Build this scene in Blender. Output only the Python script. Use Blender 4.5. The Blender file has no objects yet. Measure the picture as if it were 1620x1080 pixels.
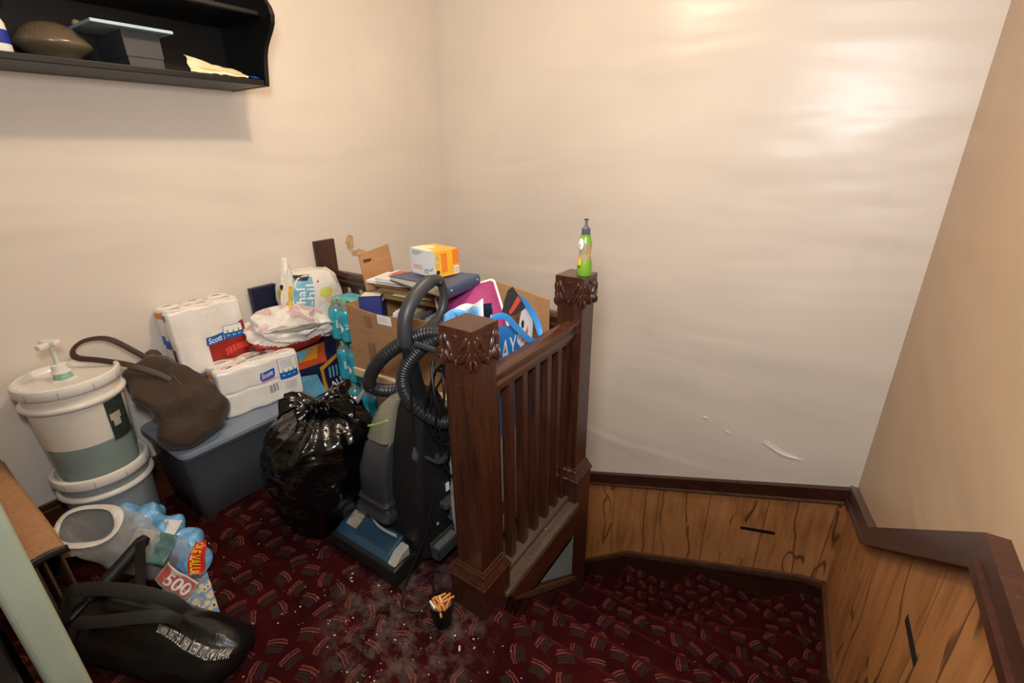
import bpy, bmesh, math, random
from mathutils import Vector, Matrix, noise
from mathutils.bvhtree import BVHTree

# ------------------------------------------------------------------ camera, world, lights, exposure
scene = bpy.context.scene
COL = scene.collection
PI = math.pi
cam_data = bpy.data.cameras.new('camera')
cam = bpy.data.objects.new('camera', cam_data)
COL.objects.link(cam)
RIGHT = Vector((0.828, 0.561, -0.013)); UP = Vector((-0.198, 0.313, 0.929)); FWD = Vector((-0.525, 0.766, -0.370))
FWD.normalize(); RIGHT = (RIGHT - FWD * RIGHT.dot(FWD)).normalized(); UP = RIGHT.cross(FWD)
mw = Matrix((RIGHT, UP, -FWD)).transposed().to_4x4()
mw.translation = Vector((0, 0, 1.55))
cam.matrix_world = mw
cam_data.sensor_width = 36
cam_data.lens = 750.33 / 1620 * 36
cam_data.clip_start = 0.02
scene.camera = cam

world = bpy.data.worlds.new('world'); scene.world = world
world.use_nodes = True
world.node_tree.nodes['Background'].inputs[0].default_value = (1.0, 0.93, 0.85, 1)
world.node_tree.nodes['Background'].inputs[1].default_value = 0.05

def lamp(name, kind, loc, energy, color, size=0.3, target=None, size_y=None, spread=None):
    d = bpy.data.lights.new(name, kind); d.energy = energy; d.color = color
    if kind == 'AREA':
        d.size = size
        if size_y: d.shape = 'RECTANGLE'; d.size_y = size_y
        if spread: d.spread = spread
    else:
        d.shadow_soft_size = size
    o = bpy.data.objects.new(name, d); COL.objects.link(o); o.location = loc
    if target is not None:
        o.rotation_euler = (Vector(target) - Vector(loc)).to_track_quat('-Z', 'Y').to_euler()
    return o

# warm ceiling lamp over the landing, and the cooler bounced flash just above the photographer
lamp('ceiling_lamp', 'POINT', (-1.15, 1.22, 2.62), 40, (1.0, 0.78, 0.56), 0.05)
lamp('bounced_flash', 'AREA', (-0.07, 0.02, 1.90), 36, (0.97, 0.985, 1.0), 0.30, target=(-0.75, 2.4, 1.35))
scene.view_settings.view_transform = 'Standard'
scene.view_settings.look = 'None'
scene.view_settings.gamma = 1
scene.view_settings.use_curve_mapping = False
scene.view_settings.exposure = 0.10

# ------------------------------------------------------------------ helpers
def lin(v):
    v = v / 255.0
    return v / 12.92 if v <= 0.04045 else ((v + 0.055) / 1.055) ** 2.4
def c(r, g, b): return (lin(r), lin(g), lin(b), 1.0)

class NT:
    """small shader-graph writer"""
    def __init__(s, name):
        s.m = bpy.data.materials.new(name); s.m.use_nodes = True
        s.t = s.m.node_tree; s.b = s.t.nodes['Principled BSDF']
    def n(s, typ, ins=(), **kw):
        nd = s.t.nodes.new(typ)
        for k, v in kw.items(): setattr(nd, k, v)
        for k, v in (ins.items() if isinstance(ins, dict) else enumerate(ins)):
            if v is None: continue
            if isinstance(v, bpy.types.NodeSocket): s.t.links.new(v, nd.inputs[k])
            else: nd.inputs[k].default_value = v
        return nd
    def math(s, op, a, b=None, cc=None, clamp=False):
        nd = s.n('ShaderNodeMath', [a, b, cc], operation=op); nd.use_clamp = clamp
        return nd.outputs[0]
    def mix(s, f, a, b, blend='MIX'):
        nd = s.n('ShaderNodeMix', {0: f, 6: a, 7: b}, data_type='RGBA', blend_type=blend)
        return nd.outputs[2]
    def pos(s, obj=True):
        if obj: return s.n('ShaderNodeTexCoord').outputs['Object']
        return s.n('ShaderNodeNewGeometry').outputs['Position']
    def mapv(s, v, scale=(1, 1, 1), rot=(0, 0, 0), loc=(0, 0, 0)):
        return s.n('ShaderNodeMapping', {0: v, 1: loc, 2: rot, 3: scale}).outputs[0]
    def noise(s, v, scale, detail=4, rough=0.55, dist=0.0):
        return s.n('ShaderNodeTexNoise', {'Vector': v, 'Scale': scale, 'Detail': detail, 'Roughness': rough, 'Distortion': dist}).outputs[0]
    def ramp(s, f, stops):
        nd = s.n('ShaderNodeValToRGB', [f]); cr = nd.color_ramp
        while len(cr.elements) < len(stops): cr.elements.new(0.5)
        for e, (p, col) in zip(cr.elements, stops):
            e.position = p; e.color = col if len(col) == 4 else (*col, 1)
        return nd.outputs[0]
    def set(s, **kw):
        names = dict(col='Base Color', rough='Roughness', metal='Metallic', spec='Specular IOR Level', normal='Normal', coat='Coat Weight',
                     coatr='Coat Roughness', trans='Transmission Weight', alpha='Alpha', ior='IOR', sss='Subsurface Weight', emit='Emission Color', emits='Emission Strength', sheen='Sheen Weight')
        for k, v in kw.items():
            i = s.b.inputs[names[k]]
            if isinstance(v, bpy.types.NodeSocket): s.t.links.new(v, i)
            else: i.default_value = v
        return s
    def bump(s, h, strength=0.3, dist=0.01):
        return s.n('ShaderNodeBump', {'Strength': strength, 'Distance': dist, 'Height': h}).outputs[0]

MATS = {}
def mat(name, col, rough=0.5, metal=0.0, spec=0.5, var=0.10, vscale=8.0, bump=0.0, bscale=30.0, coat=0.0, trans=0.0, alpha=1.0, ior=1.45, bdist=0.004, stretch=(1, 1, 1)):
    """plain surface with a little procedural unevenness"""
    if name in MATS: return MATS[name]
    t = NT(name); p = t.mapv(t.pos(), stretch)
    n = t.noise(p, vscale)
    lo = tuple(x * (1 - var) for x in col[:3]) + (1,); hi = tuple(min(1, x * (1 + var)) for x in col[:3]) + (1,)
    t.set(col=t.ramp(n, [(0.3, lo), (0.7, hi)]), rough=rough, metal=metal, spec=spec, coat=coat, trans=trans, alpha=alpha, ior=ior)
    if coat: t.set(coatr=0.15)
    if bump: t.set(normal=t.bump(t.noise(p, bscale, 5), bump, bdist))
    MATS[name] = t.m
    return t.m

def link(name, me, parent=None):
    o = bpy.data.objects.new(name, me); COL.objects.link(o)
    if parent: o.parent = parent
    return o
def tag(o, label, cat, group=None):
    o['label'] = label; o['category'] = cat
    if group: o['group'] = group
    return o
def thing(name, label, cat, loc=(0, 0, 0), rz=0, group=None):
    o = bpy.data.objects.new(name, None); COL.objects.link(o)
    o.empty_display_size = 0.05
    o.location = loc; o.rotation_euler = (0, 0, rz)
    return tag(o, label, cat, group)
def struct(o): o['kind'] = 'structure'; return o

class MB:
    """collects shapes; build() links them as ONE mesh object"""
    def __init__(s): s.v = []; s.f = []; s.mi = []
    def add(s, vs, fs, mi=0, M=None):
        k = len(s.v)
        for p in vs:
            p = Vector(p); s.v.append(M @ p if M is not None else p)
        for f in fs: s.f.append([k + i for i in f]); s.mi.append(mi)
        return s
    def box(s, lo, hi, mi=0, M=None):
        x0, y0, z0 = lo; x1, y1, z1 = hi
        return s.add([(x0, y0, z0), (x1, y0, z0), (x1, y1, z0), (x0, y1, z0), (x0, y0, z1), (x1, y0, z1), (x1, y1, z1), (x0, y1, z1)],
                     [(3, 2, 1, 0), (4, 5, 6, 7), (0, 1, 5, 4), (1, 2, 6, 5), (2, 3, 7, 6), (3, 0, 4, 7)], mi, M)
    def prism(s, poly, axis, a, b, mi=0, M=None):
        """poly in the two other axes, extruded from a to b along axis ('x','y','z')"""
        n = len(poly)
        def P(u, v, w): return {'x': (w, u, v), 'y': (u, w, v), 'z': (u, v, w)}[axis]
        vs = [P(u, v, a) for u, v in poly] + [P(u, v, b) for u, v in poly]
        fs = [tuple(range(n)), tuple(range(2 * n - 1, n - 1, -1))] + [(i, i + n, (i + 1) % n + n, (i + 1) % n) for i in range(n)]
        return s.add(vs, fs, mi, M)
    def grid(s, fn, nu, nv, cu=False, cv=False, mi=0, cap=False, M=None, paint=None):
        vs = []; fs = []; us = nu if cu else nu + 1; vv = nv if cv else nv + 1
        for j in range(vv):
            for i in range(us): vs.append(fn(i / nu, j / nv))
        for j in range(nv):
            for i in range(nu):
                a = i; b = (i + 1) % us; j2 = (j + 1) % vv
                fs.append((j * us + a, j * us + b, j2 * us + b, j2 * us + a))
        k = len(s.v)
        for p in vs:
            p = Vector(p); s.v.append(M @ p if M is not None else p)
        for idx, f in enumerate(fs):
            s.f.append([k + i for i in f])
            s.mi.append(paint(((idx % nu) + 0.5) / nu, ((idx // nu) + 0.5) / nv, sum((Vector(vs[i]) for i in f), Vector()) / 4) if paint else mi)
        if cap:
            s.f.append([k + i for i in range(us)][::-1]); s.mi.append(mi)
            s.f.append([k + (vv - 1) * us + i for i in range(us)]); s.mi.append(mi)
        return s
    def lathe(s, prof, n=32, mi=0, M=None, cap=True, paint=None, rf=None):
        """prof: list of (r, z)"""
        m = len(prof) - 1
        def fn(u, v):
            j = min(m, int(round(v * m))); r, z = prof[j]; a = u * 2 * PI
            if rf: r = rf(r, z, a)
            return (r * math.cos(a), r * math.sin(a), z)
        return s.grid(fn, n, m, cu=True, mi=mi, cap=cap, M=M, paint=paint)
    def tube(s, pts, r, n=8, mi=0, closed=False, rf=None, flat=None, up=None):
        """swept tube; rf(t)->radius factor; flat=(a,b) scales the section across / along 'up'"""
        pts = [Vector(p) for p in pts]; L = len(pts); rings = []; prev = None
        for i, p in enumerate(pts):
            if closed: d = pts[(i + 1) % L] - pts[i - 1]
            else: d = pts[min(i + 1, L - 1)] - pts[max(i - 1, 0)]
            if d.length < 1e-9: d = Vector((0, 0, 1))
            d.normalize()
            if up is not None: nrm = Vector(up) - d * d.dot(Vector(up))
            elif prev is None:
                nrm = d.orthogonal()
            else: nrm = prev - d * prev.dot(d)
            if nrm.length < 1e-6: nrm = d.orthogonal()
            nrm.normalize(); prev = nrm; bi = d.cross(nrm)
            rr = r * (rf(i / max(1, L - 1)) if rf else 1); fa, fb = flat or (1, 1)
            rings.append([p + (bi * math.cos(2 * PI * k / n) * fa + nrm * math.sin(2 * PI * k / n) * fb) * rr for k in range(n)])
        vs = [q for ring in rings for q in ring]; fs = []
        for i in range(L if closed else L - 1):
            j = (i + 1) % L
            for k in range(n): fs.append((i * n + k, i * n + (k + 1) % n, j * n + (k + 1) % n, j * n + k))
        if not closed: fs += [tuple(range(n))[::-1], tuple((L - 1) * n + k for k in range(n))]
        return s.add(vs, fs, mi)
    def loft(s, rings, mi=0, cap=True, closed=True):
        n = len(rings[0]); vs = [p for r in rings for p in r]; fs = []
        for i in range(len(rings) - 1):
            for k in range(n if closed else n - 1): fs.append((i * n + k, i * n + (k + 1) % n, (i + 1) * n + (k + 1) % n, (i + 1) * n + k))
        if cap: fs += [tuple(range(n))[::-1], tuple((len(rings) - 1) * n + k for k in range(n))]
        return s.add(vs, fs, mi)
    def ell(s, ctr, rad, M=None, nu=20, nv=12, e=1.0, mi=0, disp=None, paint=None):
        """superellipsoid (e<1 boxy) with optional displacement disp(dir)->factor"""
        def pw(x): return math.copysign(abs(x) ** e, x)
        def fn(u, v):
            a = u * 2 * PI; b = (v - 0.5) * PI * 0.9999
            d = Vector((pw(math.cos(b)) * pw(math.cos(a)), pw(math.cos(b)) * pw(math.sin(a)), pw(math.sin(b))))
            k = disp(d) if disp else 1.0
            q = Vector((d.x * rad[0], d.y * rad[1], d.z * rad[2])) * k
            if M is not None: q = M @ q
            return q + Vector(ctr)
        return s.grid(fn, nu, nv, cu=True, mi=mi, paint=paint)
    def bvh(s): return BVHTree.FromPolygons(s.v, s.f)
    def build(s, name, mats, parent=None, smooth=None, bevel=0, sub=0, solid=0, seg=2):
        me = bpy.data.meshes.new(name); me.from_pydata([tuple(p) for p in s.v], [], s.f)
        if not isinstance(mats, (list, tuple)): mats = [mats]
        for m in mats: me.materials.append(m)
        if any(s.mi): me.polygons.foreach_set('material_index', s.mi)
        bm = bmesh.new(); bm.from_mesh(me); bmesh.ops.recalc_face_normals(bm, faces=bm.faces); bm.to_mesh(me); bm.free()
        if smooth is not None:
            me.polygons.foreach_set('use_smooth', [True] * len(me.polygons))
            me.set_sharp_from_angle(angle=math.radians(smooth))
        me.update()
        o = link(name, me, parent)
        if solid: q = o.modifiers.new('solid', 'SOLIDIFY'); q.thickness = solid; q.offset = 0
        if bevel:
            q = o.modifiers.new('bevel', 'BEVEL'); q.width = bevel; q.segments = seg; q.limit_method = 'ANGLE'; q.angle_limit = math.radians(40)
        if sub: q = o.modifiers.new('sub', 'SUBSURF'); q.levels = sub; q.render_levels = sub
        return o

def spline(pts, n=12, closed=False):
    """Catmull-Rom through pts"""
    P = [Vector(p) for p in pts]; out = []; L = len(P)
    for i in range(L if closed else L - 1):
        if closed: a, b, cc, d = P[i - 1], P[i], P[(i + 1) % L], P[(i + 2) % L]
        else: a, b, cc, d = P[max(i - 1, 0)], P[i], P[i + 1], P[min(i + 2, L - 1)]
        for k in range(n):
            t = k / n
            out.append(0.5 * ((2 * b) + (cc - a) * t + (2 * a - 5 * b + 4 * cc - d) * t * t + (3 * b - a - 3 * cc + d) * t ** 3))
    if not closed: out.append(P[-1])
    return out
def frame(o, r, u):
    """3x4 frame: origin, right, up (unit-made), normal = right x up"""
    o = Vector(o); r = Vector(r).normalized(); u = Vector(u); u = (u - r * u.dot(r)).normalized()
    m = Matrix((r, u, r.cross(u))).transposed().to_4x4(); m.translation = o
    return m
def drape(p, bvh, nrm, off):
    """move p along -nrm onto a surface, then off above it"""
    if bvh is None: return p + nrm * off
    h = bvh.ray_cast(p + nrm * 0.3, -nrm, 1.0)
    return (h[0] if h[0] is not None else p) + nrm * off
def text(name, body, F, size, m, parent, bvh=None, off=0.0012, align='LEFT', bold=0.0, shear=0.0, sx=1.0, fit=None):
    cu = bpy.data.curves.new(name, 'FONT'); cu.body = body; cu.size = size; cu.align_x = align; cu.offset = bold * size; cu.shear = shear; cu.resolution_u = 3
    to = bpy.data.objects.new(name, cu); COL.objects.link(to)
    dg = bpy.context.evaluated_depsgraph_get(); me = bpy.data.meshes.new_from_object(to.evaluated_get(dg))
    bpy.data.objects.remove(to); bpy.data.curves.remove(cu)
    nrm = F.to_3x3() @ Vector((0, 0, 1))
    if fit: sx = fit / max(1e-6, max(v.co.x for v in me.vertices))
    if bvh is not None:
        bm = bmesh.new(); bm.from_mesh(me)
        bmesh.ops.triangulate(bm, faces=bm.faces)
        for _ in range(2): bmesh.ops.subdivide_edges(bm, edges=[e for e in bm.edges if e.calc_length() > size * 0.15], cuts=1); bmesh.ops.triangulate(bm, faces=bm.faces)
        bm.to_mesh(me); bm.free()
    for v in me.vertices: v.co = drape(F @ Vector((v.co.x * sx, v.co.y, 0)), bvh, nrm, off)
    me.materials.clear(); me.materials.append(m)
    return link(name, me, parent)
def patch(name, F, pts, m, parent, bvh=None, off=0.0006, nu=8, nv=4):
    """flat print: quad pts (4 corners in frame units: bl, br, tr, tl) as a grid draped on a surface"""
    nrm = F.to_3x3() @ Vector((0, 0, 1)); bl, br, tr, tl = [Vector((*p, 0)) for p in pts]
    b = MB()
    b.grid(lambda u, v: drape(F @ ((bl * (1 - u) + br * u) * (1 - v) + (tl * (1 - u) + tr * u) * v), bvh, nrm, off), nu, nv)
    return b.build(name, m, parent, smooth=60)
def disc(name, F, ctr, rx, ry, m, parent, bvh=None, off=0.0006, n=20):
    nrm = F.to_3x3() @ Vector((0, 0, 1)); b = MB()
    b.grid(lambda u, v: drape(F @ Vector((ctr[0] + rx * max(v, 1e-3) * math.cos(2 * PI * u), ctr[1] + ry * max(v, 1e-3) * math.sin(2 * PI * u), 0)), bvh, nrm, off), n, 3, cu=True)
    return b.build(name, m, parent, smooth=60)
def rect(x0, y0, x1, y1): return [(x0, y0), (x1, y0), (x1, y1), (x0, y1)]
def rrect(w, d, r, n=4):
    """rounded rectangle outline centred on 0"""
    out = []
    for cx, cy, a0 in ((w / 2 - r, d / 2 - r, 0), (-w / 2 + r, d / 2 - r, PI / 2), (-w / 2 + r, -d / 2 + r, PI), (w / 2 - r, -d / 2 + r, 1.5 * PI)):
        for k in range(n + 1):
            a = a0 + PI / 2 * k / n; out.append((cx + r * math.cos(a), cy + r * math.sin(a)))
    return out
def nz(p, s=1.0, o=0): return noise.noise(Vector(p) * s + Vector((o * 7.31, o * 3.17, o * 5.77)))
def crumple(p, s=1.0, o=0):
    """creased noise in -1..1"""
    return 1 - 2 * abs(nz(p, s, o)) * 1.6

# ------------------------------------------------------------------ materials of the place
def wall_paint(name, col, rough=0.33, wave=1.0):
    t = NT(name); p = t.pos(False)
    big = t.noise(t.mapv(p, (1.0, 1.0, 1.0)), 1.3, 2)
    base = t.ramp(big, [(0.3, tuple(x * 0.95 for x in col[:3])), (0.7, tuple(min(1, x * 1.04) for x in col[:3]))])
    # soft grime marks with their own outlines
    g = t.noise(t.mapv(p, (1.5, 1.5, 0.7)), 2.2, 5, 0.6)
    gm = t.math('MULTIPLY', t.math('SUBTRACT', g, 0.60, clamp=True), 1.6, clamp=True)
    col2 = t.mix(gm, base, tuple(x * 0.72 for x in col[:3]) + (1,))
    sp = t.noise(p, 42, 2); sm = t.math('GREATER_THAN', sp, 0.80)
    col3 = t.mix(t.math('MULTIPLY', sm, 0.35), col2, c(120, 90, 60))
    # horizontal seams of old lining paper and hand-troweled waves
    w1 = t.noise(t.mapv(p, (0.8, 0.8, 3.4)), 1.0, 2, 0.45, 0.3)
    w2 = t.noise(p, 9, 3); w3 = t.noise(p, 70, 2)
    h = t.math('ADD', t.math('MULTIPLY', w1, 1.0), t.math('ADD', t.math('MULTIPLY', w2, 0.03), t.math('MULTIPLY', w3, 0.006)))
    t.set(col=col3, rough=rough, spec=0.5, normal=t.bump(h, 0.55 * wave, 0.05))
    return t.m
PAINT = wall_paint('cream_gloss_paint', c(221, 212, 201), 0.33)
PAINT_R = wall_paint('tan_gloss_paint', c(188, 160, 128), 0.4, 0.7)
CEIL = mat('ceiling_paint', c(225, 218, 205), 0.8)

def wood(name, dark, light, rough=0.32, along='z', coat=0.3):
    t = NT(name); p = t.pos()
    sc = {'z': (14, 14, 1.2), 'x': (1.2, 14, 14), 'y': (14, 1.2, 14)}[along]
    g = t.noise(t.mapv(p, sc), 3.5, 6, 0.65, 0.6)
    f = t.noise(t.mapv(p, tuple(x * 5 for x in sc)), 4, 3)
    m = t.math('ADD', t.math('MULTIPLY', g, 0.75), t.math('MULTIPLY', f, 0.3))
    col = t.ramp(m, [(0.35, dark), (0.62, light), (0.8, tuple(x * 1.3 for x in light[:3]))])
    sc1 = t.noise(p, 38, 2, 0.5); scm = t.math('GREATER_THAN', sc1, 0.765)
    col = t.mix(t.math('MULTIPLY', scm, 0.30), col, c(150, 100, 66))
    t.set(col=col, rough=rough, spec=0.5, coat=coat, coatr=0.22, normal=t.bump(m, 0.12, 0.004))
    return t.m
WOOD = wood('dark_stained_oak', c(34, 17, 11), c(72, 38, 24))
WOODX = wood('dark_stained_oak_cross', c(30, 15, 10), c(66, 34, 21), along='x')
WOODY = wood('dark_stained_oak_long', c(34, 17, 11), c(84, 46, 28), along='y')
DUSTY = wood('dusty_dark_oak', c(66, 50, 40), c(98, 78, 62), 0.75, 'y', 0)
MOULD = wood('worn_moulding_oak', c(52, 32, 22), c(100, 70, 48), 0.4, 'x')
BROWNTRIM = wood('chair_rail_brown', c(40, 18, 12), c(66, 32, 22), 0.4, 'x')

def wainscot():
    t = NT('tan_wood_panelling'); p = t.pos(False)
    xyz = t.n('ShaderNodeSeparateXYZ', [p])
    h = t.math('SUBTRACT', xyz.outputs[0], xyz.outputs[1]); z = xyz.outputs[2]
    v = t.n('ShaderNodeCombineXYZ', [h, z, 0.0]).outputs[0]
    streak = t.noise(t.mapv(v, (14, 1.3, 1)), 1.6, 6, 0.65, 0.5)
    blotch = t.noise(t.mapv(v, (3, 1.8, 1)), 1.5, 4)
    col = t.ramp(t.math('ADD', t.math('MULTIPLY', streak, 0.55), t.math('MULTIPLY', blotch, 0.45)), [(0.32, c(128, 82, 44)), (0.5, c(178, 122, 74)), (0.68, c(196, 142, 92))])
    # plank joints
    jn = t.math('ABSOLUTE', t.math('SUBTRACT', t.math('FRACT', t.math('ADD', t.math('MULTIPLY', h, 3.1), t.math('MULTIPLY', t.noise(t.mapv(v, (0.0, 0.4, 1)), 1, 1), 0.3))), 0.5))
    joint = t.math('LESS_THAN', jn, 0.007)
    # grain cracks that wander down the boards and fork round knots
    def crack(freq, wob, off, wid):
        w = t.noise(t.mapv(v, (2.4, 0.75, 1), loc=(off, off * 2, 0)), 1.0, 3, 0.5)
        fr = t.math('FRACT', t.math('ADD', t.math('ADD', t.math('MULTIPLY', h, freq), off), t.math('MULTIPLY', w, wob)))
        d = t.math('ABSOLUTE', t.math('SUBTRACT', fr, 0.5))
        msk = t.math('GREATER_THAN', t.noise(t.mapv(v, (3, 1.2, 1), loc=(off * 3, 0, 0)), 1.7, 2), 0.47)
        soft = t.math('SUBTRACT', 1.0, t.math('DIVIDE', d, wid), clamp=True)
        return t.math('MULTIPLY', soft, msk)
    cr = t.math('MAXIMUM', crack(3.2, 2.3, 1.7, 0.035), crack(2.1, 3.0, 5.2, 0.03))
    lines = t.math('MAXIMUM', t.math('MULTIPLY', joint, 0.75), t.math('MULTIPLY', cr, 0.85))
    col = t.mix(lines, col, c(34, 17, 9))
    # pale scuffs
    sc = t.math('GREATER_THAN', t.noise(t.mapv(v, (9, 5, 1), loc=(3, 4, 0)), 1.6, 4, 0.7), 0.715)
    col = t.mix(t.math('MULTIPLY', sc, 0.35), col, c(205, 180, 150))
    t.set(col=col, rough=0.38, normal=t.bump(t.math('SUBTRACT', streak, lines), 0.25, 0.004))
    return t.m
PANEL = wainscot()

def carpet():
    t = NT('burgundy_patterned_carpet'); p = t.pos(False)
    wob = t.noise(p, 34, 3)
    xyz = t.n('ShaderNodeSeparateXYZ', [p])
    zz = t.math('MULTIPLY', xyz.outputs[2], 0.9)
    S = 1 / 0.086
    X = t.math('ADD', t.math('MULTIPLY', t.math('ADD', xyz.outputs[0], t.math('MULTIPLY', wob, 0.016)), S), 40.0)
    Y = t.math('ADD', t.math('MULTIPLY', t.math('ADD', t.math('SUBTRACT', xyz.outputs[1], zz), t.math('MULTIPLY', wob, 0.016)), S), 40.0)
    # rows slide so that the clusters run on a diagonal
    cy = t.math('FLOOR', Y); X = t.math('ADD', X, t.math('MULTIPLY', cy, 0.37))
    cx = t.math('FLOOR', X)
    fx = t.math('SUBTRACT', t.math('FRACT', X), 0.5); fy = t.math('SUBTRACT', t.math('FRACT', Y), 0.5)
    cell = t.n('ShaderNodeCombineXYZ', [cx, cy, 0.0]).outputs[0]
    rnd = t.n('ShaderNodeTexWhiteNoise', {'Vector': cell}, noise_dimensions='2D')
    par = t.math('MODULO', t.math('ADD', cx, cy), 2.0)
    ang = t.math('ADD', t.math('MULTIPLY', par, PI / 2), t.math('MULTIPLY', t.math('SUBTRACT', rnd.outputs[0], 0.5), 1.3))
    ca = t.math('COSINE', ang); sa = t.math('SINE', ang)
    u = t.math('ADD', t.math('MULTIPLY', fx, ca), t.math('MULTIPLY', fy, sa))
    w = t.math('SUBTRACT', t.math('MULTIPLY', fy, ca), t.math('MULTIPLY', fx, sa))
    w = t.math('ADD', w, t.math('MULTIPLY', t.math('MULTIPLY', u, u), 0.45))
    def bars(lo, hi, per, duty, ln):
        inb = t.math('MULTIPLY', t.math('GREATER_THAN', w, lo), t.math('LESS_THAN', w, hi))
        fr = t.math('LESS_THAN', t.math('FRACT', t.math('DIVIDE', t.math('SUBTRACT', w, lo), per)), duty)
        return t.math('MULTIPLY', t.math('MULTIPLY', inb, fr), t.math('LESS_THAN', t.math('ABSOLUTE', u), ln))
    pink = bars(0.06, 0.32, 0.13, 0.62, 0.40); grey = bars(-0.30, 0.04, 0.115, 0.66, 0.33)
    keep = t.math('GREATER_THAN', t.n('ShaderNodeTexWhiteNoise', {'Vector': t.n('ShaderNodeCombineXYZ', [cy, cx, 3.0]).outputs[0]}, noise_dimensions='3D').outputs[0], 0.16)
    fade = t.math('MULTIPLY', keep, t.math('ADD', 0.45, t.math('MULTIPLY', t.noise(p, 11, 3), 0.8), clamp=True))
    pile = t.noise(p, 420, 2)
    ground = t.ramp(t.noise(p, 7, 5), [(0.3, c(38, 8, 10)), (0.7, c(58, 13, 15))])
    col = t.mix(t.math('MULTIPLY', grey, fade), ground, c(44, 40, 36))
    col = t.mix(t.math('MULTIPLY', pink, fade), col, c(100, 56, 50))
    # spilled ash round the newel and cup, and fine lint everywhere
    d = t.n('ShaderNodeVectorMath', [t.mapv(p, (1, 1, 0)), (-1.0, 0.80, 0)], operation='DISTANCE').outputs['Value']
    near = t.math('SUBTRACT', 1.0, t.math('DIVIDE', d, 0.36), clamp=True)
    ash = t.math('MULTIPLY', t.math('MULTIPLY', near, 2.2, clamp=True), t.math('MULTIPLY', t.math('SUBTRACT', t.noise(p, 16, 6, 0.75), 0.45, clamp=True), 5.0, clamp=True), clamp=True)
    col = t.mix(t.math('MULTIPLY', ash, 0.55), col, c(104, 94, 90))
    lint = t.math('GREATER_THAN', t.noise(p, 95, 1), 0.80)
    col = t.mix(t.math('MULTIPLY', lint, 0.7), col, c(170, 150, 130))
    t.set(col=col, rough=1.0, spec=0.05, normal=t.bump(pile, 0.5, 0.003))
    return t.m
CARPET = carpet()

# ------------------------------------------------------------------ the setting
XL, XR, YB, YF, ZC = -2.49, 0.36, 2.79, -1.30, 2.74
def slab(name, lo, hi, m): return struct(MB().box(lo, hi).build(name, m))
slab('wall_left', (XL - 0.1, YF - 0.1, -2.9), (XL, YB + 0.1, ZC), PAINT)
slab('wall_back', (XL, YB, -2.9), (XR + 0.1, YB + 0.1, ZC), PAINT)
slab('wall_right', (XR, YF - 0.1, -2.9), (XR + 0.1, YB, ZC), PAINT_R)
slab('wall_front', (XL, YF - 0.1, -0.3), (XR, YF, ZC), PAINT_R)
slab('ceiling', (XL - 0.1, YF - 0.1, ZC), (XR + 0.1, YB + 0.1, ZC + 0.1), CEIL)
b = MB(); b.prism([(XL, YF), (XR, YF), (XR, 1.0), (-0.77, 1.0), (-0.77, 1.62), (-0.91, 1.76), (XL, 1.76)], 'z', -0.19, 0.0)
struct(b.build('floor', CARPET, bevel=0.012))
# winding stair: straight flight away from the landing, winders round the far newel, then down along the back wall
N0 = (-0.765, 1.775); Xa = -0.77
treads = [(-0.205, [(Xa, 1.0), (XR, 1.0), (XR, 1.25), (Xa, 1.25)]),
          (-0.41, [(Xa, 1.25), (XR, 1.25), (XR, 1.50), (Xa, 1.50)]),
          (-0.61, [(Xa, 1.50), (XR, 1.50), (XR, 1.80), N0, (Xa, 1.75)]),
          (-0.80, [N0, (XR, 1.80), (XR, 2.30)]),
          (-1.00, [N0, (XR, 2.30), (XR, YB), (0.27, YB)]),
          (-1.20, [N0, (0.27, YB), (-0.37, YB)]),
          (-1.405, [N0, (-0.37, YB), (-0.855, YB)]),
          (-1.62, [N0, (-0.855, YB), (-1.13, YB), (-1.02, 1.775)])]
x0 = -1.13; x0b = -1.02
for k in range(5):
    treads.append((-1.83 - 0.2 * k, [(x0b, 1.775), (x0, YB), (x0 - 0.27, YB), (x0 - 0.27, 1.775)])); x0 -= 0.27; x0b = x0
b = MB()
for z, poly in treads: b.prism(poly, 'z', z - 0.26, z)
struct(b.build('stairs', CARPET, bevel=0.012))
WORN_LIT = mat('worn_lit_carpet_nosing', c(62, 20, 21), 1.0, spec=0.05, var=0.35, vscale=28, bump=0.4, bscale=300)  # paler than the carpet: dusty wear, plus the lit stair edges painted in
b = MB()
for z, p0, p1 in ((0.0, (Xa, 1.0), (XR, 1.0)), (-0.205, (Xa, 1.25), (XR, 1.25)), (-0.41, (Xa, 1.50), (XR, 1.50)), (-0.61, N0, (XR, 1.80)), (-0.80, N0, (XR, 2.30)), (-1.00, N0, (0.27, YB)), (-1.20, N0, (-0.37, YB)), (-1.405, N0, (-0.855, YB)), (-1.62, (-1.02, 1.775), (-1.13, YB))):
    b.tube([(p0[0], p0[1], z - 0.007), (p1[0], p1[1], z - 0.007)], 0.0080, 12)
struct(b.build('trim_stair_nosing', WORN_LIT, smooth=60))
slab('floor_below', (XL, 1.0, -3.0), (XR, YB, -2.9), CARPET)
slab('wall_stairwell', (XL, 1.70, -2.9), (-0.92, 1.755, -0.19), PAINT)
b = MB(); b.box((XL, -1.3, 0), (XL + 0.018, 1.69, 0.205)); b.box((XL, -1.3, 0.205), (XL + 0.011, 1.69, 0.232))
struct(b.build('baseboard_left', WOODY, bevel=0.004))

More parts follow.
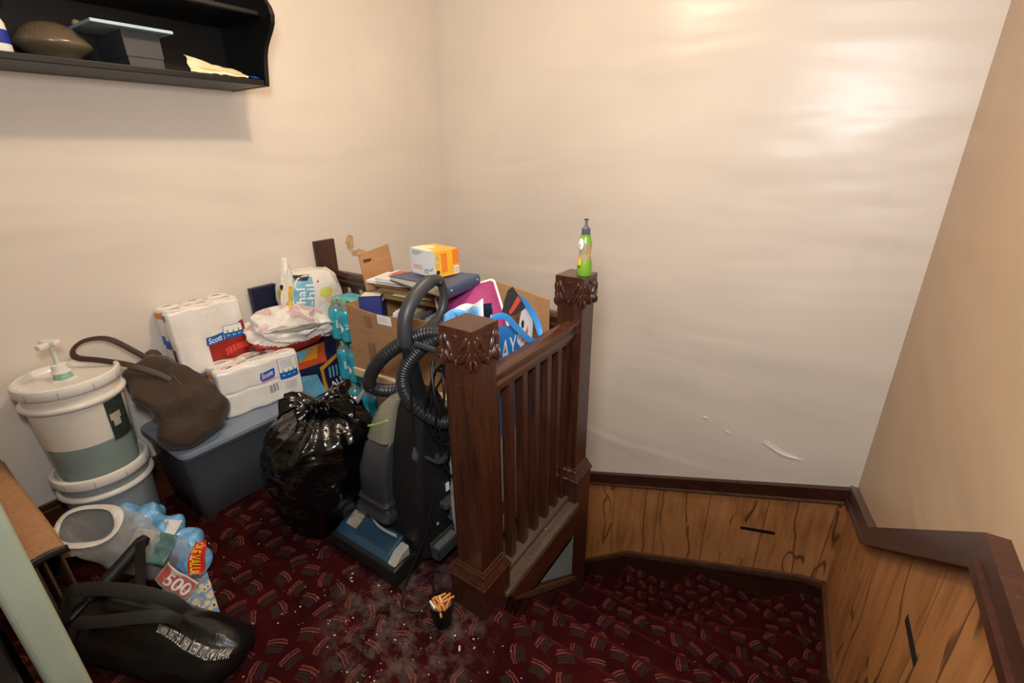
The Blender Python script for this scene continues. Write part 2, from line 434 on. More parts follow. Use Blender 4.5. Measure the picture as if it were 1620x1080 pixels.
def wallstrip(name, top, bot, wall, t, m, bevel=0.003):
    """strip between two polylines given along a wall, thickness t into the room"""
    b = MB(); n = len(top)
    for i in range(n - 1):
        poly = [top[i], top[i + 1], bot[i + 1], bot[i]]
        if wall == 'back': b.prism(poly, 'y', YB - t, YB + 0.01)
        else: b.prism(poly, 'x', XR - t, XR + 0.01)
    return struct(b.build(name, m, bevel=bevel if n == 2 else 0))
def dz(pl, d): return [(a, z + d) for a, z in pl]
rb = [(XL, -1.145), (XR, -0.171)]
wallstrip('trim_back_panelling', dz(rb, -0.02), [(XL, -2.9), (XR, -2.9)], 'back', 0.012, PANEL)
wallstrip('trim_back_chair_rail', rb, dz(rb, -0.088), 'back', 0.032, BROWNTRIM)
wallstrip('trim_back_chair_rail_bead', dz(rb, -0.080), dz(rb, -0.098), 'back', 0.040, MOULD)
sk = [(XL, -2.60), (-1.185, -1.551), (-0.868, -1.293), (0.229, -0.872), (XR, -0.862)]
wallstrip('trim_back_skirt', dz(sk, -0.03), [(a, -2.9) for a, z in sk], 'back', 0.022, WOODX)
wallstrip('trim_back_skirt_cap', sk, dz(sk, -0.026), 'back', 0.036, MOULD)
wallstrip('trim_back_skirt_bead', dz(sk, -0.032), dz(sk, -0.046), 'back', 0.029, MOULD)
rt = [(YB, -0.171), (2.00, 0.155), (1.028, 0.902), (YF, 0.902)]; rl = [(YB, -0.262), (2.00, 0.078), (1.003, 0.846), (YF, 0.846)]
wallstrip('trim_right_panelling', dz(rt, -0.02), [(a, -2.9) for a, z in rt], 'right', 0.012, PANEL)
wallstrip('trim_right_chair_rail', rt, rl, 'right', 0.034, BROWNTRIM)
wallstrip('trim_right_chair_rail_bead', dz(rl, 0.012), dz(rl, -0.010), 'right', 0.044, BROWNTRIM)
sr = [(YB, -0.862), (1.80, -0.480), (1.0, 0.13), (YF, 0.13)]
wallstrip('trim_right_skirt', dz(sr, -0.02), [(YB, -2.9), (1.80, -2.9), (1.0, -2.9), (YF, -0.3)], 'right', 0.020, WOODY)
wallstrip('trim_right_skirt_cap', sr, dz(sr, -0.030), 'right', 0.034, MOULD)
# black slots cut in the panelling
BLACK = mat('black_void', c(8, 7, 7), 0.7)
b = MB(); b.prism([(-0.149, -0.690), (0.039, -0.640), (0.039, -0.662), (-0.149, -0.712)], 'y', YB - 0.0135, YB - 0.003)
struct(b.build('trim_slot_back', BLACK))
b = MB(); b.prism([(1.312, 0.412), (1.146, 0.440), (1.146, 0.414), (1.312, 0.386)], 'x', XR - 0.0135, XR - 0.003)
struct(b.build('trim_slot_right', BLACK))
# lifted paint on the back wall and the brown drip stain
b = MB()
b.grid(lambda u, v: (-0.128 + 0.225 * u, YB - 0.0005 - 0.012 * (1 - v) ** 2 * math.sin(PI * min(1, u * 1.02)) ** 0.8, -0.068 + 0.030 * v * (1 - u) - 0.038 * u - 0.010 * (1 - v) * math.sin(PI * u) + 0.003 * math.sin(9 * u)), 24, 6)
b.grid(lambda u, v: (-0.335 + 0.03 * u, YB - 0.001 - 0.006 * (1 - v), -0.05 + 0.01 * v - 0.014 * u), 6, 2)
b.grid(lambda u, v: (-0.475 + 0.03 * u, YB - 0.001 - 0.006 * (1 - v), -0.0 + 0.012 * v - 0.004 * u), 6, 2)
struct(b.build('trim_peeling_paint', PAINT, smooth=60, solid=0.001))
STAIN = mat('brown_damp_stain', c(196, 164, 126), 0.5, var=0.25, vscale=30)
b = MB()
for cy, cz, ry, rz, o in ((1.875, 1.045, 0.030, 0.05, 1), (1.925, 0.975, 0.05, 0.022, 2), (1.99, 0.955, 0.03, 0.016, 3)):
    b.grid(lambda u, v: (XL + 0.0012, cy + ry * max(v, .01) * math.cos(2 * PI * u) * (1 + 0.5 * nz((math.cos(6.28 * u) * 2, math.sin(6.28 * u) * 2, o))), cz + rz * max(v, .01) * math.sin(2 * PI * u) * (1 + 0.5 * nz((math.cos(6.28 * u) * 2, 5, math.sin(6.28 * u) * 2 + o)))), 26, 2, cu=True)
struct(b.build('trim_wall_stain', STAIN))

# ------------------------------------------------------------------ the stair railing: newels, rails, balusters, stringer
rail = thing('stair_railing', 'dark oak stair railing with carved square newel posts round the stairwell', 'railing', (-0.84, 1.3, 0))
RL = Vector((-0.84, 1.3, 0))
def rel(b):
    for p in b.v: p -= RL
    return b
def newel(cx, cy, z0, top=1.093):
    b = MB(); w = 0.0565
    b.box((cx - w, cy - w, z0 + 0.10), (cx + w, cy + w, top - 0.06))
    post = rel(b).build('newel_post', WOOD, rail, bevel=0.004)
    # cap block with a lower edge cut to leaf points, carved leaves standing proud of it
    b = MB(); w2 = 0.0630
    b.box((cx - w2, cy - w2, top - 0.095), (cx + w2, cy + w2, top))
    for s in range(4):
        R4 = Matrix.Translation((cx, cy, 0)) @ Matrix.Rotation(s * PI / 2, 4, 'Z')
        outline = [(-0.063, -0.09), (-0.063, -0.115), (-0.054, -0.128), (-0.044, -0.118), (-0.035, -0.098), (-0.020, -0.110), (-0.008, -0.104), (0, -0.122), (0.008, -0.104), (0.020, -0.110), (0.035, -0.098), (0.044, -0.118), (0.054, -0.128), (0.063, -0.115), (0.063, -0.09)]
        b.prism([(u, top + v) for u, v in outline], 'y', -w2, -0.050, M=R4)
    rel(b).build('newel_cap', WOOD, post, bevel=0.002)
    b = MB()
    for s in range(4):
        R4 = Matrix.Translation((cx, cy, 0)) @ Matrix.Rotation(s * PI / 2, 4, 'Z')
        lobes = []
        for sx in (-1, 1):
            lobes += [(sx * 0.036, -0.040, 0.0085, 0.021, sx * 0.30), (sx * 0.050, -0.052, 0.006, 0.024, sx * 0.12), (sx * 0.022, -0.060, 0.0055, 0.024, sx * 0.45),
                      (sx * 0.046, -0.090, 0.006, 0.026, sx * 0.30), (sx * 0.030, -0.088, 0.005, 0.022, sx * 0.5), (sx * 0.055, -0.108, 0.0045, 0.018, 0), (sx * 0.012, -0.092, 0.0045, 0.018, sx * 0.25)]
        lobes += [(0, -0.022, 0.014, 0.0025, 0), (0, -0.028, 0.010, 0.0022, 0), (0, -0.034, 0.007, 0.002, 0), (0, -0.108, 0.005, 0.014, 0)]
        for (u, v, ru, rv, a) in lobes:
            b.ell((0, 0, 0), (ru, 0.0062, rv), M=R4 @ Matrix.Translation((u, -w2 - 0.0005, top + v)) @ Matrix.Rotation(a, 4, 'Y'), nu=14, nv=8)
            b.ell((0, 0, 0), (ru * 0.45, 0.0035, rv * 0.75), M=R4 @ Matrix.Translation((u + ru * 0.3, -w2 - 0.0055, top + v)) @ Matrix.Rotation(a, 4, 'Y'), nu=10, nv=6)
    rel(b).build('carved_leaf', WOOD, post, smooth=50)
    b = MB(); w3 = 0.076
    b.box((cx - w3, cy - w3, z0), (cx + w3, cy + w3, z0 + 0.142 if z0 == 0 else 0.142))
    sq = lambda a, z: [Vector((cx - a, cy - a, z)), Vector((cx + a, cy - a, z)), Vector((cx + a, cy + a, z)), Vector((cx - a, cy + a, z))]
    b.loft([sq(a, z) for a, z in ((0.0765, 0.134), (0.0815, 0.138), (0.0815, 0.147), (0.0775, 0.151), (0.0770, 0.156), (0.0700, 0.170), (0.0665, 0.178), (0.0665, 0.184), (0.0615, 0.190), (0.0600, 0.198), (0.0560, 0.200))])
    rel(b).build('plinth', WOOD, post, bevel=0.0015, seg=2)
    return post
newel(-0.843, 1.006, 0.0)
newel(-0.843, 1.699, -0.95)
b = MB(); b.box((XL, 1.617, 0), (XL + 0.028, 1.748, 1.092)); rel(b).build('wall_newel', WOOD, rail, bevel=0.004)
prof = [(-0.034, -0.058), (-0.020, -0.062), (-0.020, -0.080), (0.020, -0.080), (0.020, -0.062), (0.034, -0.058), (0.036, -0.046), (0.029, -0.036), (0.035, -0.024), (0.033, -0.010), (0.022, -0.001), (0, 0.002), (-0.022, -0.001), (-0.033, -0.010), (-0.035, -0.024), (-0.029, -0.036), (-0.036, -0.046)]
b = MB(); b.prism([(-0.84 + u, 0.905 + v) for u, v in prof], 'y', 1.06, 1.645); rel(b).build('handrail', WOODY, rail, smooth=40)
b = MB(); b.prism([(1.69 + u, 0.918 + v) for u, v in prof], 'x', XL + 0.02, -0.90); rel(b).build('handrail', WOODX, rail, smooth=40)
for y in (1.108, 1.195, 1.282, 1.369, 1.456, 1.54, 1.612):
    b = MB(); b.box((-0.857, y - 0.0165, 0.04), (-0.823, y + 0.0165, 0.84)); rel(b).build('baluster', WOOD, rail, bevel=0.002)
for k in range(14):
    x = -2.36 + k * 0.104
    b = MB(); b.box((x - 0.0165, 1.673, 0.04), (x + 0.0165, 1.707, 0.85)); rel(b).build('baluster', WOOD, rail, bevel=0.002)
b = MB(); b.box((-0.90, 1.05, 0.0), (-0.805, 1.66, 0.048)); b.box((-0.93, 1.05, 0.0), (-0.756, 1.64, 0.022)); rel(b).build('bottom_rail', DUSTY, rail, bevel=0.003)
b = MB(); b.box((XL, 1.64, 0.0), (-0.90, 1.755, 0.045)); rel(b).build('bottom_rail', DUSTY, rail, bevel=0.003)
b = MB(); b.prism([(0.99, -0.002), (1.66, -0.002), (1.66, -0.80), (1.45, -0.62), (0.99, -0.32)], 'x', -0.80, -0.772)
b.prism([(1.08, -0.005), (1.64, -0.005), (1.64, -0.135), (1.262, -0.135), (1.215, -0.115), (1.08, -0.028)], 'x', -0.775, -0.757)
string = rel(b).build('stringer', WOODY, rail, bevel=0.002)
b = MB(); b.prism([(1.25, -0.130), (1.64, -0.130), (1.64, -0.425)], 'x', -0.7725, -0.770)
rel(b).build('infill_panel', mat('grey_blue_paint', c(122, 134, 136), 0.6, var=0.06), string)
b = MB()
for k, (t_, d) in enumerate(((0.030, 0.757), (0.016, 0.763))):
    b.prism([(1.105, -0.045 - 0.02 * k), (1.235, -0.143 - 0.022 * k), (1.64, -0.440 - 0.02 * k), (1.64, -0.440 - 0.02 * k - t_), (1.235, -0.143 - 0.022 * k - t_), (1.105, -0.045 - 0.02 * k - t_ * 0.4)], 'x', -0.775, -d)
rel(b).build('moulding', MOULD, string)

# ------------------------------------------------------------------ things are modelled where they stand: world-space parts under an Empty
WC = {}
_link = link
def link(name, me, parent=None):
    o = _link(name, me, parent)
    if parent in WC: o.matrix_parent_inverse = WC[parent]
    return o
def wthing(name, label, cat, loc, group=None):
    o = thing(name, label, cat, loc, 0, group); WC[o] = Matrix.Translation(-Vector(loc)); return o
WHITE = mat('printed_white', c(236, 234, 230), 0.5, var=0.03)
INK = mat('printed_black_ink', c(24, 22, 24), 0.5)
GREYINK = mat('printed_grey_ink', c(150, 150, 152), 0.6)
BLUE = mat('printed_blue', c(26, 92, 180), 0.4)
LBLUE = mat('printed_light_blue', c(88, 178, 220), 0.45)
PURPLE = mat('printed_purple', c(140, 70, 160), 0.45)
RED = mat('printed_red', c(176, 46, 34), 0.42)
ORANGE = mat('printed_orange', c(236, 140, 40), 0.45)
YELLOW = mat('printed_yellow', c(240, 196, 50), 0.45)
GREEN = mat('printed_green', c(120, 180, 60), 0.45)
NAVY = mat('navy_plastic', c(22, 28, 58), 0.45)

# ------------------------------------------------------------------ wall shelf with ogee ends
DARK = mat('black_brown_paint', c(11, 10, 11), 0.45, var=0.15)
t = wthing('wall_shelf', 'black wooden wall shelf with curved ogee end panels hung high on the cream wall', 'shelf', (-2.35, 0.68, 1.834))
zb, zm = 1.834, 2.083
MB().box((-2.489, 0.03, zb), (-2.479, 1.335, 2.60)).build('back_panel', DARK, t)
MB().box((-2.479, 0.03, zb), (-2.200, 1.333, zb + 0.022)).build('shelf_board', DARK, t, bevel=0.003)
MB().box((-2.479, 0.03, zm), (-2.150, 1.333, zm + 0.020)).build('shelf_board', DARK, t, bevel=0.006)
MB().box((-2.479, 0.03, 2.585), (-2.18, 1.333, 2.605)).build('shelf_board', DARK, t, bevel=0.003)
half = [(-2.196, zb - 0.002), (-2.186, 1.878), (-2.178, 1.915), (-2.168, 1.948), (-2.150, 1.978), (-2.122, 2.006), (-2.098, 2.028), (-2.078, 2.052), (-2.070, 2.080), (-2.080, 2.108)]
prof = half + [(-2.105, 2.14), (-2.125, 2.20), (-2.13, 2.28), (-2.16, 2.36), (-2.22, 2.44), (-2.25, 2.53), (-2.20, 2.607)] + [(-2.489, 2.607), (-2.489, zb - 0.002)]
for y in (0.012, 1.333): MB().prism(prof, 'y', y, y + 0.018).build('side_panel', DARK, t, bevel=0.003)

zs = 1.8565
GLASSB = mat('taupe_ribbed_glass', c(98, 87, 70), 0.28, var=0.12, coat=0.3)
t = wthing('glass_lampshade', 'taupe ribbed glass lampshade resting on the black wall shelf beside grey boxes', 'lampshade', (-2.335, 0.675, zs))
prof = [(0.030, 0.0), (0.052, 0.001), (0.058, 0.006), (0.062, 0.012), (0.078, 0.024), (0.094, 0.036), (0.103, 0.045), (0.106, 0.052), (0.104, 0.058), (0.096, 0.068), (0.084, 0.083), (0.070, 0.097), (0.052, 0.109), (0.034, 0.116), (0.015, 0.119), (0.001, 0.120)]
MB().lathe(prof, 96, M=Matrix.Translation((-2.335, 0.675, zs)), rf=lambda r, z, a: r * (1 + (0.030 * math.cos(40 * a) * min(1, (z - 0.056) / 0.01) if z > 0.056 else 0.0))).build('shade', GLASSB, t, smooth=70)

GREYBOX = mat('slate_grey_card', c(62, 63, 64), 0.6)
t = wthing('gift_box', 'slate grey lidded cardboard box standing on the black wall shelf', 'box', (-2.34, 0.91, zs))
MB().box((-2.447, 0.852, zs), (-2.238, 0.966, zs + 0.036)).build('box_base', GREYBOX, t, bevel=0.002)
MB().box((-2.450, 0.849, zs + 0.033), (-2.235, 0.969, zs + 0.116)).build('box_lid', GREYBOX, t, bevel=0.002)
t = wthing('flat_board', 'thin pale blue board lying flat on top of the slate grey box', 'board', (-2.31, 0.87, zs + 0.117))
MB().box((-2.415, 0.752, zs + 0.1165), (-2.192, 1.002, zs + 0.127)).build('slab', mat('pale_blue_edge', c(168, 196, 208), 0.4), t, bevel=0.002)
b = MB(); b.ell((-2.385, 0.775, zs + 0.139), (0.014, 0.012, 0.012), nu=10, nv=8, disp=lambda d: 1 + 0.3 * nz(d, 2)); b.build('paper_scrap', mat('tan_scrap', c(190, 160, 120)), t, smooth=60)
PAPER = mat('cream_paper', c(232, 214, 178), 0.7, var=0.06)
t = wthing('crumpled_paper', 'crumpled cream paper bag lying at the end of the black wall shelf', 'paper', (-2.27, 1.17, zs))
def pf(u, v):
    x = -2.215 - 0.03 * v + 0.02 * nz((u * 3, v * 3, 1)); y = 1.045 + 0.225 * u + 0.02 * nz((u * 3, v * 2, 5))
    z = zs + 0.003 + 0.060 * v * (1 - 0.75 * u) + 0.010 * abs(nz((u * 6, v * 4, 2)))
    return (x, y, z)
MB().grid(pf, 20, 10).build('sheet', PAPER, t, solid=0.0015)
MB().grid(lambda u, v: (-2.205 - 0.03 * v, 1.285 + 0.030 * u, zs + 0.004 + 0.010 * v + 0.004 * nz((u * 5, v * 5, 3))), 8, 4).build('blue_corner', BLUE, t, solid=0.001)
t = wthing('spray_bottle', 'white spray bottle with blue label at the left edge of the black wall shelf', 'bottle', (-2.30, 0.522, zs))
M4 = Matrix.Translation((-2.30, 0.522, zs))
MB().lathe([(0.001, 0), (0.034, 0), (0.037, 0.004), (0.0375, 0.05), (0.036, 0.09), (0.026, 0.115), (0.015, 0.126), (0.015, 0.14)], 28, M=M4).build('bottle', WHITE, t, smooth=40)
MB().lathe([(0.0380, 0.030), (0.0382, 0.031), (0.0378, 0.068), (0.0376, 0.069)], 28, M=M4, cap=False).build('label', mat('royal_blue_label', c(28, 50, 150), 0.4), t, smooth=40)
b = MB(); b.lathe([(0.001, 0.135), (0.019, 0.136), (0.019, 0.155), (0.014, 0.165), (0.001, 0.166)], 20, M=M4); b.box((-2.31, 0.50, zs + 0.16), (-2.29, 0.57, zs + 0.185)); b.build('trigger_head', mat('dark_grey_plastic', c(60, 60, 64), 0.4), t, smooth=40, bevel=0.003)

# ------------------------------------------------------------------ stacked pails
PAIL = mat('milky_plastic', c(222, 216, 204), 0.32, var=0.05, coat=0.2)
PAILG = mat('grey_tinted_plastic', c(134, 142, 146), 0.36, var=0.06)
LIQ = mat('pail_liquid_grey_green', c(128, 146, 142), 0.3, var=0.05, coat=0.2)
RIM = mat('milky_rim_plastic', c(226, 222, 214), 0.3, var=0.04, coat=0.2)
def pail(ctr, h, body, liq, t):
    M4 = Matrix.Translation(ctr); H = h - 0.03
    pr = [(0.001, 0.002), (0.120, 0.002), (0.127, 0.006), (0.1285, 0.02)]
    n = 14
    for i in range(n + 1): pr.append((0.1285 + 0.0195 * i / n, 0.02 + (H - 0.02) * i / n))
    o = MB().lathe(pr, 64, M=M4, paint=lambda u, v, p: 1 if (liq and p.z < liq) else 0).build('pail_body', [body, LIQ], t, smooth=40)
    zr = h - 0.088
    MB().lathe([(0.145, zr - 0.006), (0.156, zr - 0.008), (0.1595, zr - 0.002), (0.1595, zr + 0.005), (0.156, zr + 0.010), (0.146, zr + 0.012)], 64, M=M4).build('rim_ring', RIM, t, smooth=40)
    lid = MB().lathe([(0.001, h - 0.020), (0.132, h - 0.020), (0.139, h - 0.012), (0.142, h - 0.002), (0.149, h + 0.001), (0.157, h - 0.003), (0.160, h - 0.012), (0.1595, h - 0.034), (0.156, h - 0.040), (0.149, h - 0.041)], 64, M=M4, cap=False).build('lid', RIM, t, smooth=40)
    for k in range(10):
        a = k * PI / 5 + 0.2; MB().box((0.1588, -0.0012, h - 0.036), (0.1605, 0.0012, h - 0.012), M=M4 @ Matrix.Rotation(a, 4, 'Z')).build('lid_notch', GREYINK, lid)
    return o, lid
PC = (-2.302, 0.388)
t = wthing('pail', 'grey plastic pail with white lid, the lower of two stacked on the carpet', 'bucket', (*PC, 0), 'stacked five gallon pails')
pail((*PC, 0.0), 0.415, PAILG, 0, t)
t = wthing('pail', 'translucent white pail half full of liquid with pump, on top of the grey pail', 'bucket', (*PC, 0.396), 'stacked five gallon pails')
body, lid = pail((*PC, 0.3955), 0.405, PAIL, 0.150, t)
zl = 0.3955 + 0.405 - 0.020
px, py = PC[0] - 0.004, PC[1] - 0.010
b = MB(); b.lathe([(0.001, 0.0), (0.041, 0.0), (0.041, 0.004), (0.034, 0.006)], 6, M=Matrix.Translation((px, py, zl)))
pump = b.build('pump', RIM, t)
MB().lathe([(0.030, 0.0), (0.027, 0.01), (0.025, 0.022), (0.023, 0.03)], 24, M=Matrix.Translation((px, py, zl + 0.003))).build('green_neck', mat('green_stained_plastic', c(130, 176, 156), 0.35, var=0.3, vscale=40), pump, smooth=40)
MB().lathe([(0.001, 0.028), (0.029, 0.028), (0.030, 0.034), (0.025, 0.038), (0.023, 0.060), (0.012, 0.063), (0.001, 0.063)], 28, M=Matrix.Translation((px, py, zl))).build('pump_collar', RIM, pump, smooth=40)
MB().lathe([(0.0085, 0.06), (0.0078, 0.135)], 16, M=Matrix.Translation((px, py, zl))).build('pump_stem', mat('pump_grey_white', c(206, 208, 200), 0.4), pump, smooth=40)
b = MB(); F4 = Matrix.Translation((px, py, zl + 0.142)) @ Matrix.Rotation(math.radians(30), 4, 'Z')
b.box((-0.034, -0.014, -0.004), (0.034, 0.014, 0.014), M=F4); b.box((-0.012, -0.048, -0.010), (0.012, 0.0, 0.010), M=F4)
b.lathe([(0.011, -0.018), (0.012, 0.004)], 14, M=F4); b.build('pump_head', RIM, pump, bevel=0.005, seg=3, smooth=40)
# label wrapped on the pail's far right flank
b = MB(); a0 = 0.30
b.grid(lambda u, v: (PC[0] + (0.1395 + 0.0055 * v) * math.cos(a0 + 0.62 * u), PC[1] + (0.1395 + 0.0055 * v) * math.sin(a0 + 0.62 * u), 0.53 + 0.165 * v), 12, 6, paint=lambda u, v, p: 1 if (u - .35) ** 2 * 1.3 + (v - .55) ** 2 * 4 < 0.10 and (u - .35) ** 2 * 1.3 + (v - .55) ** 2 * 4 > 0.0 else 0)
b.build('label', [mat('dark_green_label', c(44, 56, 48), 0.5, var=0.4, vscale=60), mat('label_pale', c(170, 165, 150), 0.5)], body, smooth=60)

# ------------------------------------------------------------------ storage tote, brown bag, tissue packs
TOTE = mat('slate_grey_tote_plastic', c(80, 84, 89), 0.36, var=0.06, coat=0.15)
LID = mat('blue_grey_lid_plastic', c(120, 133, 148), 0.34, var=0.06, coat=0.15)
tx0, tx1, ty0, ty1, th = -2.476, -2.052, 0.592, 1.195, 0.405
def tring(k, z, grow=0.0, r=0.04):
    x0 = tx0; x1 = tx1 - 0.085 * (1 - k) + grow; y0 = ty0 + 0.03 * (1 - k) - grow; y1 = ty1 - 0.03 * (1 - k) + grow
    return [Vector((u + (x0 + x1) / 2, v + (y0 + y1) / 2, z)) for u, v in rrect(x1 - x0, y1 - y0, r)]
t = wthing('storage_tote', 'large slate grey plastic storage tote with blue grey lid on the carpet by the wall', 'tote', (-2.27, 0.9, 0))
MB().loft([tring(0, 0.0, -0.01), tring(0.02, 0.012), tring(0.5, th * 0.5), tring(0.97, th - 0.035), tring(1, th - 0.033, 0.008), tring(1, th - 0.012, 0.010)]).build('body', TOTE, t, smooth=50)
b = MB(); b.loft([tring(1, th - 0.016, 0.012), tring(1, th - 0.014, 0.017), tring(1, th + 0.002, 0.016), tring(1, th + 0.006, 0.008), tring(1, th + 0.004, -0.022), tring(1, th + 0.016, -0.032), tring(1, th + 0.018, -0.045)])
b.build('lid', LID, t, smooth=50)
TT = th + 0.0185

BAGM = NT('brown_canvas'); p_ = BAGM.pos()
BAGM.set(col=BAGM.ramp(BAGM.noise(p_, 7, 5), [(0.3, c(40, 28, 18)), (0.7, c(70, 50, 33))]), rough=0.8, sheen=0.15, normal=BAGM.bump(BAGM.math('ADD', BAGM.noise(p_, 9, 3, 0.5, 1.2), BAGM.math('MULTIPLY', BAGM.noise(p_, 260, 2), 0.10)), 0.7, 0.02))
BROWN = BAGM.m
t = wthing('shoulder_bag', 'slumped brown canvas shoulder bag with strap flopped over the tote and pail', 'bag', (-2.2, 0.66, 0.42))
a_, b_ = Vector((-2.385, 0.625, 0.715)), Vector((-2.040, 0.690, 0.450))
ax = (b_ - a_).normalized(); side = Vector((0.35, 0.93, 0.1)); side = (side - ax * side.dot(ax)).normalized(); up_ = ax.cross(side); up_ = up_ if up_.z > 0 else -up_
rings = []; N = 40; K = 30
for i in range(K + 1):
    s = i / K; ctr = a_.lerp(b_, s) + Vector((0, 0, 0.05 * math.sin(PI * s)))
    w = 0.062 + 0.072 * min(1, s * 1.15) ** 0.8; h = 0.028 + 0.058 * math.sin(PI * min(1, s * 0.85 + .08)) ** 0.7
    if s < 0.1: h *= 0.5 + 5 * s
    e = max(0.15, min(1, (1.0 - s) * 9)) ** 0.5 if s > 0.88 else 1
    ring = []
    for k in range(N):
        a = 2 * PI * k / N; ca, sa = math.cos(a), math.sin(a)
        q = ctr + side * (w * e * math.copysign(abs(ca) ** 0.5, ca)) + up_ * (h * e * math.copysign(abs(sa) ** 0.55, sa))
        f = 0.020 * crumple((q.x * 1.0, q.y, q.z * 1.0), 7, 2) + 0.008 * nz(q, 22, 4)
        q += (q - ctr).normalized() * f
        ring.append(q)
    rings.append(ring)
body = MB().loft(rings).build('body', BROWN, t, smooth=80, sub=1)
pts = spline([(-2.29, 0.655, 0.750), (-2.34, 0.62, 0.800), (-2.40, 0.565, 0.860), (-2.43, 0.50, 0.868), (-2.425, 0.455, 0.845), (-2.385, 0.450, 0.822), (-2.32, 0.50, 0.808), (-2.25, 0.565, 0.780), (-2.20, 0.625, 0.735), (-2.165, 0.66, 0.695)], 8)
MB().tube(pts, 0.0115, 8, flat=(1.0, 0.2), up=(0.35, -0.55, 0.75)).build('strap', mat('brown_leather_strap', c(58, 42, 32), 0.5), t, smooth=50)
b = MB(); b.ell((-2.372, 0.69, 0.745), (0.035, 0.03, 0.018), M=Matrix.Rotation(0.6, 3, 'Y').to_4x4(), disp=lambda d: 1 + 0.15 * nz(d, 2)); b.build('flap', BROWN, t, smooth=80)
pts = [a_.lerp(b_, s) + up_ * (0.083 * math.sin(PI * min(1, s + .06)) ** .6) + side * 0.045 + Vector((0, 0, 0.045 * math.sin(PI * s))) for s in [i / 10 for i in range(1, 10)]]
MB().tube(pts, 0.003, 6).build('seam', mat('brown_piping', c(92, 70, 48), 0.6), t, smooth=60)

FILM = NT('white_tissue_under_film'); p_ = FILM.pos()
FILM.set(col=FILM.ramp(FILM.noise(p_, 9, 3), [(0.3, c(226, 220, 212)), (0.7, c(244, 240, 234))]), rough=0.42, coat=0.5, coatr=0.2,
         normal=FILM.bump(FILM.noise(p_, 22, 5, 0.6, 1.2), 0.25, 0.006))
FILM = FILM.m
CORE = mat('cardboard_core_shade', c(150, 136, 122), 0.8)
def tissue_pack(t, F, L, D, H, n, m, layers, amp):
    """film-wrapped block of rolls in frame F (x along front, y depth away, z up); returns its bvh"""
    def outline(z):
        crease = 1.0
        for k in range(1, layers): crease -= 0.035 * math.exp(-((z - H * k / layers) / 0.006) ** 2)
        edge = min(1, min(z, H - z) / 0.018 + 0.0); inset = 0.012 * (1 - math.sqrt(max(0, 1 - (1 - edge) ** 2)))
        pts = []
        ns, ms = 12 * n, 12 * m
        def rip(s, k): return amp * (1 - abs(math.cos(PI * s * k)) ** 2.2) - amp
        for i in range(ns): s = i / ns; pts.append((s * L, -rip(s, n) * 1, 0, -1))
        for i in range(ms): s = i / ms; pts.append((L + rip(s, m), s * D, 1, 0))
        for i in range(ns): s = 1 - i / ns; pts.append((s * L, D + rip(s, n), 0, 1))
        for i in range(ms): s = 1 - i / ms; pts.append((-rip(s, m), s * D, -1, 0))
        out = []
        for x, y, nx, ny in pts:
            # round the corners
            cx, cy = x - L / 2, y - D / 2; rr = 0.03
            kx, ky = max(0, abs(cx) - (L / 2 - rr)), max(0, abs(cy) - (D / 2 - rr)); d = math.hypot(kx, ky)
            if d > rr: cx -= math.copysign(kx * (1 - rr / d), cx); cy -= math.copysign(ky * (1 - rr / d), cy)
            k = crease; cx = cx * k - math.copysign(min(abs(cx), inset), cx); cy = cy * k - math.copysign(min(abs(cy), inset), cy)
            w = 0.0025 * nz((x * 14, y * 14, z * 12))
            out.append(F @ Vector((L / 2 + cx + nx * w, D / 2 + cy + ny * w, z)))
        return out
    zsn = [0, 0.003, 0.008, 0.016] + [0.022 + (H - 0.044) * i / 14 for i in range(15)] + [H - 0.016, H - 0.008, H - 0.003, H]
    for k in range(1, layers): zsn += [H * k / layers + d for d in (-0.009, -0.004, 0, 0.004, 0.009)]
    b = MB(); b.loft([outline(z) for z in sorted(set(zsn))]); o = b.build('film_wrap', FILM, t, smooth=50)
    for i in range(n):
        for j in range(m):
            cx, cy = (i + .5) * L / n, (j + .5) * D / m; rx, ry = L / n * 0.47, D / m * 0.47
            q = MB(); q.grid(lambda u, v: F @ Vector((cx + rx * (1 - v) * math.cos(2 * PI * u), cy + ry * (1 - v) * math.sin(2 * PI * u), H - 0.001 + 0.006 * math.sin(PI * min(1, v * 1.25)) - (0.004 if v > 0.7 else 0))), 28, 8, cu=True, paint=lambda u, v, p_: 1 if v > 0.62 else 0)
            q.build('roll', [FILM, CORE], t, smooth=60)
    return b.bvh()
def tissue_logo(t, F, x, y, w, bv, ribbon):
    h = w * 0.55
    patch('logo', F, [(x, y), (x + w, y + 0.02 * w), (x + w * 1.04, y + h), (x + 0.06 * w, y + h * 0.86)], BLUE, t, bv, 0.0024, 20, 8)
    if ribbon: patch('logo_ribbon', F, [(x + 0.10 * w, y - 0.26 * h), (x + 0.92 * w, y - 0.18 * h), (x + 0.98 * w, y + 0.12 * h), (x + .06 * w, y + 0.03 * h)], ribbon, t, bv, 0.0030)
    G = F @ Matrix.Translation((x + 0.10 * w, y + 0.13 * h, 0)) @ Matrix.Rotation(0.10, 4, 'Z')
    o = text('logo_lettering', 'Scott', G, w * 0.46, WHITE, t, bv, 0.0042, bold=0.018, shear=0.25, fit=w * 0.82)
